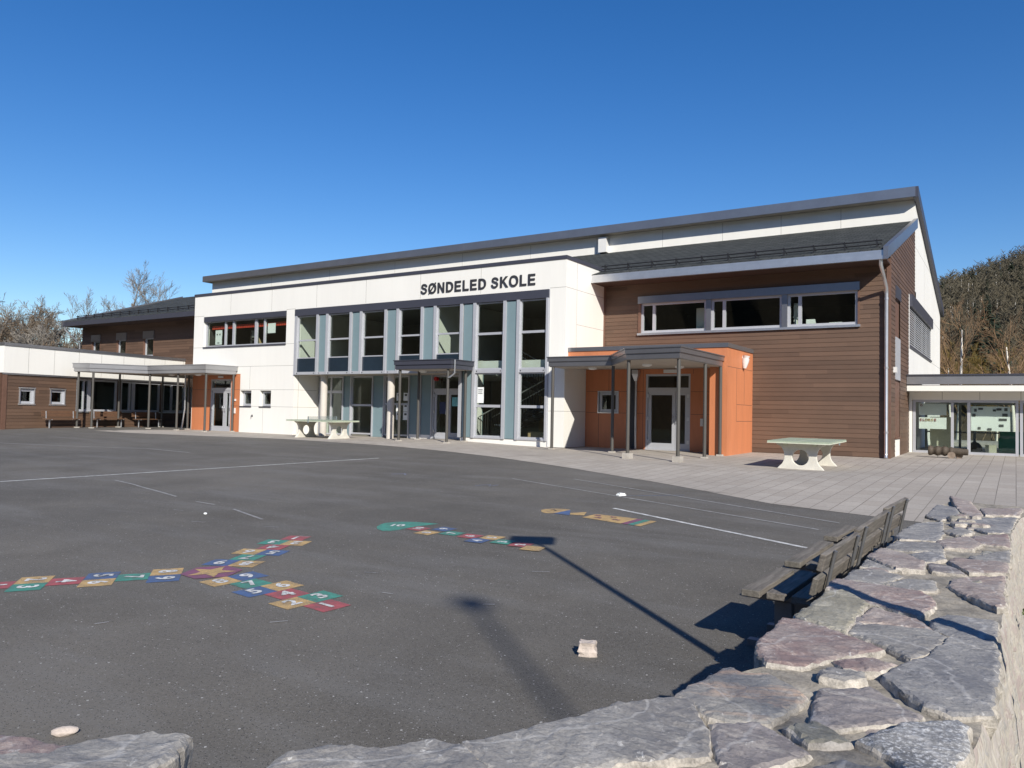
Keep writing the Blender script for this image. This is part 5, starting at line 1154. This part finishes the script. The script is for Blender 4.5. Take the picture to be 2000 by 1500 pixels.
for j in range(rows+1):
    t = (j/rows)**1.15; z = TOP-.034-1.4*t
    for i, p in enumerate(cf):
        tg = cf[(i+2) % n]-cf[i-2]; nr = Vector((tg.y, -tg.x)).normalized()
        outer = p.x > -.14 or p.y < .95 or (p.x > -.9 and p.y < 1.2)
        q3 = Vector((p.x*2.6, p.y*2.6, z*4.2)); d_, _p = noise.voronoi(q3); blk = min(.5, (d_[1]-d_[0]))
        k = (.15 if outer else .03)*t**.8+(0 if j == 0 else (.028*blk+.014*noise.noise(Vector((p.x*6, p.y*6, z*6)))+.012*noise.noise(Vector((p.x*22, p.y*22, z*22))))*min(1, j/3))
        q = p+nr*k; vs.append((q.x+.5, q.y-4, z))
m.add(vs, [(j*n+i, (j+1)*n+i, (j+1)*n+(i+1) % n, j*n+(i+1) % n) for j in range(rows) for i in range(n)], 0, True); m.build('rubble_side', 'rubble', SW)
m = MB(); rw = random.Random(5)
for k in range(22):
    x, y, z = rw.uniform(.03, .09), 5.55+rw.uniform(-.06, .06), rw.uniform(.16, .23); a = rw.uniform(0, 6.28); l_ = rw.uniform(.02, .04)
    m.add([(x, y, z), (x+.02*cos(a), y+.02*sin(a), z+l_*.6), (x+l_*cos(a), y+l_*sin(a), z+l_*.3), (x+.02*cos(a+1), y+.02*sin(a+1), z)], [(0, 1, 2, 3)])
tag(m.build('weed', 'weed'), 'tiny green weed growing from the outer face of the stone wall', 'weed')

# ------------------------------------------------------------------ loose stones on the asphalt
def loose(label, x, y, sx, sy, sz, mat, seed, flatb=False):
    bm = bmesh.new(); bmesh.ops.create_cube(bm, size=1) if flatb else bmesh.ops.create_icosphere(bm, subdivisions=3, radius=.5)
    if flatb: bmesh.ops.subdivide_edges(bm, edges=bm.edges[:], cuts=4, use_grid_fill=True)
    for v in bm.verts:
        d = .1*noise.noise(v.co*2.2+Vector((seed, 0, 0)))+.05*noise.noise(v.co*6+Vector((seed, 0, 0))); v.co *= 1+d*(1.6 if not flatb else 2.4)
        if flatb and v.co.z > 0: v.co.x *= .8; v.co.y *= .9
        v.co = Vector((v.co.x*sx, v.co.y*sy, (v.co.z+.42)*sz))
    me = bpy.data.meshes.new('loose_stone'); bm.to_mesh(me); bm.free(); me.materials.append(A[mat]); o = bpy.data.objects.new('loose_stone', me); COL.objects.link(o); o.location = (x, y, gz(x, y)); o.rotation_euler = (0, 0, seed); return tag(o, label, 'stone')
loose('pale wedge shaped stone lying alone on the asphalt near the stone wall', -2.54, 4.95, .14, .10, .10, 'rstone', .4, True)
loose('small white block of stone on the faint court lines near the pavement', -6.03, 12.97, .15, .09, .05, 'paper', 1.1, True)
loose('flat beige stone on the asphalt just behind the wall at lower left', -3.05, 1.66, .135, .065, .05, 'rstone', .9)
loose('tiny white pebble on the open asphalt above the star hopscotch', -10.2, 7.3, .06, .05, .035, 'paper', 2.2)
bpy.data.objects['loose_stone.002'].location = (-4.27, 2.24, gz(-4.27, 2.24))

# ------------------------------------------------------------------ street lamp just outside the frame (its shadow crosses the wall and the yard)
lp = thing('street_lamp', 'tall lamp post standing outside the stone wall, throwing its long shadow over the yard', 'lamp', (.62, 3.33, -1.05))
m = MB(); m.tube([(0, 0, 0), (0, 0, 5.32)], [.05, .038], 14); m.build('pole', 'steel', lp)
m = MB(); m.tube([(0, 0, 5.28), (-.24, .2, 5.33)], .03, 10); m.build('arm', 'steel', lp)
m = MB(); c, s = cos(radians(28)), sin(radians(28)); m.box(-.27, .27, -.22, .22, 5.28, 5.36, 0, lambda a, b, z: (-.40+a*c-b*s, .33+a*s+b*c, z)); m.build('lamp_head', 'post', lp)

lp = thing('lamp_mast', 'very tall thin lamp mast far behind the viewer casting a soft blurred shadow', 'lamp', (14.13, -10.48, -1.1))
m = MB(); m.tube([(0, 0, 0), (0, 0, 16.1)], [.06, .035], 14); m.build('pole', 'steel', lp)
m = MB(); m.box(-.13, .13, -.10, .10, 16.1, 16.24); m.build('lamp_head', 'post', lp)

# ------------------------------------------------------------------ trees
def rotdir(d, ang, az):
    a = Vector((0, 0, 1)) if abs(d.z) < .95 else Vector((1, 0, 0)); u = d.cross(a).normalized(); w = d.cross(u); return (d*cos(ang)+(u*cos(az)+w*sin(az))*sin(ang)).normalized()
WHITE = [2, .013, 1]
def grow(rn, mt, mc, p, d, L, r, lev, maxlev, up_, spread, kids, wob=.16):
    n = 5 if lev == 0 else (4 if lev < 3 else 2); pts = [p.copy()]; rad = [r]; q = p.copy(); dd = d.copy()
    for i in range(n):
        wb = wob*(WHITE[2] if lev == 0 else 1); dd = (dd+Vector((rn.uniform(-wb, wb), rn.uniform(-wb, wb), rn.uniform(-wb, wb)*.5+up_))).normalized(); q = q+dd*L/n; pts.append(q.copy()); rad.append(r*(1-.72*(i+1)/n))
    mb = mt if lev == 0 else mc
    mb.tube(pts, rad, 7 if lev == 0 else (5 if lev == 1 else 3), 0 if lev < WHITE[0] else 1, False, lev < 2)
    if lev >= maxlev: return
    k = kids[min(lev, len(kids)-1)]
    for j in range(k):
        t = (.30 if lev == 0 else .18)+(.98-.25)*((j+rn.random())/k); t = min(t, .99); i = min(int(t*n), n-1); f = t*n-i
        pp = pts[i].lerp(pts[i+1], f); d2 = rotdir((pts[i+1]-pts[i]).normalized(), rn.uniform(*spread), rn.uniform(0, 2*pi))
        grow(rn, mt, mc, pp, d2, L*rn.uniform(.42, .68)*(1.05-.45*t), max(WHITE[1], rad[i]*rn.uniform(.42, .62)), lev+1, maxlev, up_*1.0, spread, kids, wob)
def tree(name, label, cat, x, y, z0, ztop, seed, bark, twig, kids=(9, 6, 5, 4), spread=(.45, .95), up_=.06, r=.17, multi=1, lev=4, group=None, hscale=.86):
    rn = random.Random(seed); t = thing(name, label, cat, (x, y, z0), 0, group); H = ztop-z0; mt, mc = MB(), MB()
    for k in range(multi):
        d = Vector((rn.uniform(-.1, .1), rn.uniform(-.1, .1), 1)) if multi == 1 else Vector((rn.uniform(-.45, .45), rn.uniform(-.45, .45), 1))
        grow(rn, mt, mc, Vector((rn.uniform(-.3, .3), rn.uniform(-.3, .3), 0)) if multi > 1 else Vector((0, 0, 0)), d.normalized(), H*hscale*rn.uniform(.8, 1) if multi > 1 else H*hscale, r*(1 if multi == 1 else .55), 0, lev, up_, spread, kids)
    zm = max(v[2] for v in mt.v+mc.v); s = H/zm
    for mb in (mt, mc): mb.v = [(a*s, b*s, c*s) for a, b, c in mb.v]
    mt.build('trunk', [bark, twig], t); mc.build('crown', [bark, twig], t); return t
BT = 'bare trees beyond the low wing'
tree('bare_tree', 'tallest pale bare tree rising behind the left roof beside the hall', 'tree', -64.5, 38.2, 0, 13.8, 11, 'bark', 'twigp', (8, 7, 6, 5), (.35, .8), .05, .30, group=BT)
tree('bare_tree', 'pale bare tree just right of the tallest one, behind the left roof', 'tree', -66.4, 42.2, 0, 14.0, 12, 'bark', 'twigp', (8, 7, 6, 5), (.3, .7), .07, .26, group=BT)
tree('bare_tree', 'thin leaning bare tree with steep pale branches above the left eave', 'tree', -65.2, 35.0, 0, 11.3, 13, 'bark', 'twigp', (7, 6, 5, 4), (.3, .65), .08, .17, group=BT)
tree('bare_tree', 'slender bare tree to the left of the steep one above the left eave', 'tree', -65.0, 32.6, 0, 10.6, 14, 'bark', 'twigp', (7, 6, 5, 4), (.3, .6), .09, .15, group=BT)
tree('bare_tree', 'low wide bare tree seen between the eave and the tallest tree', 'tree', -62.5, 34.9, 0, 9.6, 15, 'bark', 'twig', (8, 7, 6, 4), (.5, 1.0), .03, .18, group=BT)
k = 1.22; WHITE[1] = .017
for i, (x, y, z) in enumerate([(-48.0, 20.0, 6.9), (-50.4, 21.9, 7.0), (-51.0, 23.1, 7.8), (-52.5, 24.7, 8.5), (-54.0, 26.1, 8.0), (-45.7, 20.4, 6.2), (-45.3, 21.1, 6.0), (-50.1, 25.0, 6.5), (-47.6, 24.9, 5.6), (-51.1, 20.3, 6.8), (-52, 28, 6.2), (-49, 22.6, 7.4)]):
    kk = k+(.08 if i % 2 else 0)
    pos = ('far left edge', 'left', 'left of the tallest point', 'tallest point', 'right slope')
    lab = ['bushy bare tree at the far left edge over the low wing', 'grey brown bare tree second from the left edge over the low wing', 'dense bare tree left of the highest point of the thicket', 'highest bare tree of the thicket over the low wing', 'bare tree on the right slope of the thicket',
           'low front bush of brown twigs at the left of the thicket', 'low front bush of brown twigs in the middle of the thicket', 'round brown bush right of the highest thicket tree', 'small brown bush next to the downpipe of the left roof', 'bare bush partly cut by the left image edge', 'brown bush in front of the left eave', 'dense back tree filling the thicket between its two peaks'][i]
    tree('bare_bush', lab, 'tree', x*kk, y*kk, 0, 1.35+(z-1.35)*kk, 40+i, 'bark2', 'twig' if i % 3 else 'twigp', (7, 6, 6, 4), (.35, .9), .05, .16, multi=3, group='bare thicket beyond the low wing')
# birches and brush behind the link building
WHITE[:] = [1, .009, .3]
for i, (x, y, z, lab) in enumerate([(-3.45, 61.9, 10.4, 'tallest white trunked birch right beside the hall gable'), (-4.95, 69.8, 8.9, 'thin birch closest to the hall gable'), (-4.0, 65.9, 7.9, 'thin birch between the gable birch and the tallest birch'), (-.05, 60.0, 8.8, 'wide forked birch near the right image edge'), (-1.3, 72.0, 7.5, 'slim birch just left of the forked birch'), (1.6, 66, 9, 'birch at the extreme right edge behind the link')]):
    tree('birch', lab, 'tree', x, y, -1, z, 70+i, 'birch', 'twigr', (10, 6, 5, 4), (.5, .9) if i == 3 else (.35, .8), .09, .20 if i in (0, 3) else .13, lev=3 if i in (1, 2) else 4, group='birches behind the link building', hscale=.95)
for i, (x, y, z, lab) in enumerate([(-2.6, 74, 8.0, 'ochre budding tree behind the tallest birch'), (-1.4, 78, 6.0, 'lower ochre budding bush right of the tallest birch'), (-5.2, 88, 9.5, 'ochre budding tree against the dark conifers next to the gable')]):
    tree('budding_tree', lab, 'tree', x, y, -1, z, 90+i, 'bark2', 'bud', (8, 7, 7, 6), (.3, .8), .05, .12, multi=3, group='budding trees at the foot of the hill')
# hill: polar sheet round the yard
RID = [(-16, 130, -1), (-12, 140, 4), (-7, 150, 15.5), (-4.4, 150, 18.6), (-3.4, 160, 21.2), (-2.3, 170, 24.4), (-.9, 180, 27.8), (.45, 190, 31.2), (3, 200, 36), (8, 215, 40), (20, 220, 46), (40, 220, 44)]
def ridge(az):
    for (a, d, z), (a2, d2, z2) in zip(RID, RID[1:]):
        if a <= az <= a2: t = (az-a)/(a2-a); return d+(d2-d)*t, z+(z2-z)*t
    return RID[-1][1:] if az > 0 else RID[0][1:]
def hillz(az, D):
    dr, zr = ridge(az); t = (D-72)/(dr-72); z = -1.1+(zr+1.1)*(ss(t*.5)*2 if t < 1 else 1+.25*(t-1)); return z+1.2*noise.noise(Vector((az*.35, D*.04, 0)))*min(1, max(0, t*2))
m = MB(); azs = [-16+56*i/70 for i in range(71)]; Ds = [70+6*i for i in range(40)]
m.add([(D*sin(radians(a)), D*cos(radians(a)), hillz(a, D)) for a in azs for D in Ds], [(i*40+j, (i+1)*40+j, (i+1)*40+j+1, i*40+j+1) for i in range(70) for j in range(39)], 0, True); tag(m.build('hill', 'hill'), kind='structure')
# hills behind the camera (seen only in the window glass)
m = MB(); azs = [56+226*i/90 for i in range(91)]; rowsD = (90, 110, 130, 150, 175)
m.add([(D*sin(radians(a)), D*cos(radians(a)), -1.1+(0, 12, 26, 40, 46)[j]*min(1, (a-56)/14, (282-a)/14)*(1+.35*noise.noise(Vector((a*.05, j*.3, 0)))+.10*noise.noise(Vector((a*.9, j, 4))))*(1+.12*noise.noise(Vector((a*3, j, 9))))) for a in azs for j, D in enumerate(rowsD)], [(i*5+j, i*5+j+1, (i+1)*5+j+1, (i+1)*5+j) for i in range(90) for j in range(4)], 0, False); tag(m.build('hills', 'hill'), kind='structure')
# the wood on the hill: one mass of bare crowns
rn = random.Random(21); m = MB()
for k in range(2900):
    az = rn.uniform(-7.5, 4.5) if k < 2650 else rn.uniform(4.5, 16); dr, zr = ridge(az); D = rn.uniform(108, dr+10) if k % 3 else rn.uniform(dr-35, dr+8)
    x, y, z = D*sin(radians(az)), D*cos(radians(az)), hillz(az, D); H = rn.uniform(4.6, 7.2); cl_ = noise.noise(Vector((x*.06, y*.03, 3)))
    mi = 1 if cl_ > .22 and D < 140 else 0
    lean = Vector((rn.uniform(-.08, .08), rn.uniform(-.08, .08), 1)); b_ = Vector((x, y, z-.3)); w = .045
    m.add([b_+Vector((-w, 0, 0)), b_+Vector((w, 0, 0)), b_+lean*H+Vector((.02, 0, 0)), b_+lean*H+Vector((-.02, 0, 0))], [(0, 1, 2, 3)], 2 if rn.random() < .07 else 0)
    for q in range(34 if mi == 0 else 44):
        h = H*rn.uniform(.28, .98); a = rn.uniform(0, 2*pi); l_ = rn.uniform(.7, 2.1)*(1.15-h/H*.55); p = b_+lean*h; e = p+Vector((cos(a)*l_*.75, sin(a)*l_*.75, l_*rn.uniform(.25, .9))); s = Vector((-sin(a), cos(a), rn.uniform(-.5, .5)))*rn.uniform(.02, .052)*(1 if mi == 0 else 1.4)
        mid = p.lerp(e, .55)+Vector((0, 0, .12)); m.add([p-s*.5, p+s*.5, mid+s, e, mid-s], [(0, 1, 2, 3, 4)], mi)
tag(m.build('far_wood', ['wood1', 'bud', 'birch']), kind='stuff')
def conifer(label, x, y, z0, ztop, seed, wd=.22):
    rn = random.Random(seed); H = ztop-z0; t = thing('conifer', label, 'tree', (x, y, z0), 0, 'dark conifers on the hill'); m = MB(); m.tube([(0, 0, 0), (0, 0, H*.97)], [H*.018, .02], 6); m.build('trunk', 'bark2', t)
    m = MB()
    for q in range(520):
        f = rn.random()**.8; h = H*(.14+.86*f); R = H*wd*(1.02-f)*rn.uniform(.55, 1.1)+.12; a = rn.uniform(0, 2*pi); p = Vector((0, 0, h)); e = Vector((R*cos(a), R*sin(a), h-R*rn.uniform(.05, .5))); s = Vector((-sin(a), cos(a), 0))*R*rn.uniform(.16, .3)
        mid = p.lerp(e, .6); m.add([p, mid+s+Vector((0, 0, -.1*R)), e, mid-s+Vector((0, 0, -.1*R))], [(0, 1, 2), (0, 2, 3)])
    m.build('crown', 'needle', t)
CF = [(-7.1, 164.8, 29.8, 'pointed conifer on the ridge left of the hill top'), (-7.9, 163, 28.6, 'shorter ridge conifer left of the pointed one'), (-2.3, 170, 32.6, 'ridge conifer halfway up to the right image edge'), (-.7, 175, 35.0, 'broad dark conifer on the ridge near the right image edge'), (.7, 174, 35.2, 'dark conifer on the ridge cut by the right image edge'),
      (-10.4, 149, 24.6, 'ridge conifer directly beside the hall roof edge'), (-3.6, 104, 13.0, 'dark conifer in the middle of the slope behind the birches'), (-2.4, 108, 13.6, 'second dark conifer in the middle of the slope'), (-1.4, 100, 11.5, 'lower dark conifer right of the mid slope pair'), (-3.0, 112, 17.2, 'upper dark conifer of the mid slope group'), (-6.3, 120, 15.0, 'dark conifer low on the slope next to the gable')]
for i, (x, y, z, lab) in enumerate(CF):
    az = math.degrees(math.atan2(x, y)); D = math.hypot(x, y); g_ = hillz(az, D); conifer(lab, x, y, g_-.3, max(g_+4.5, z if i > 5 else g_+6.2+.5*(i % 2)), 200+i, (.19 if i < 6 else .30) if i not in (3, 4) else .36)
rn = random.Random(77)
for i in range(26):
    az = rn.uniform(-5.2, 2.5); dr, zr = ridge(az); D = rn.uniform(dr-55, dr-6); g_ = hillz(az, D)
    conifer('small dark conifer scattered among the bare trees of the upper hill', D*sin(radians(az)), D*cos(radians(az)), g_-.3, g_+rn.uniform(5.5, 7.5), 300+i, rn.uniform(.2, .3))
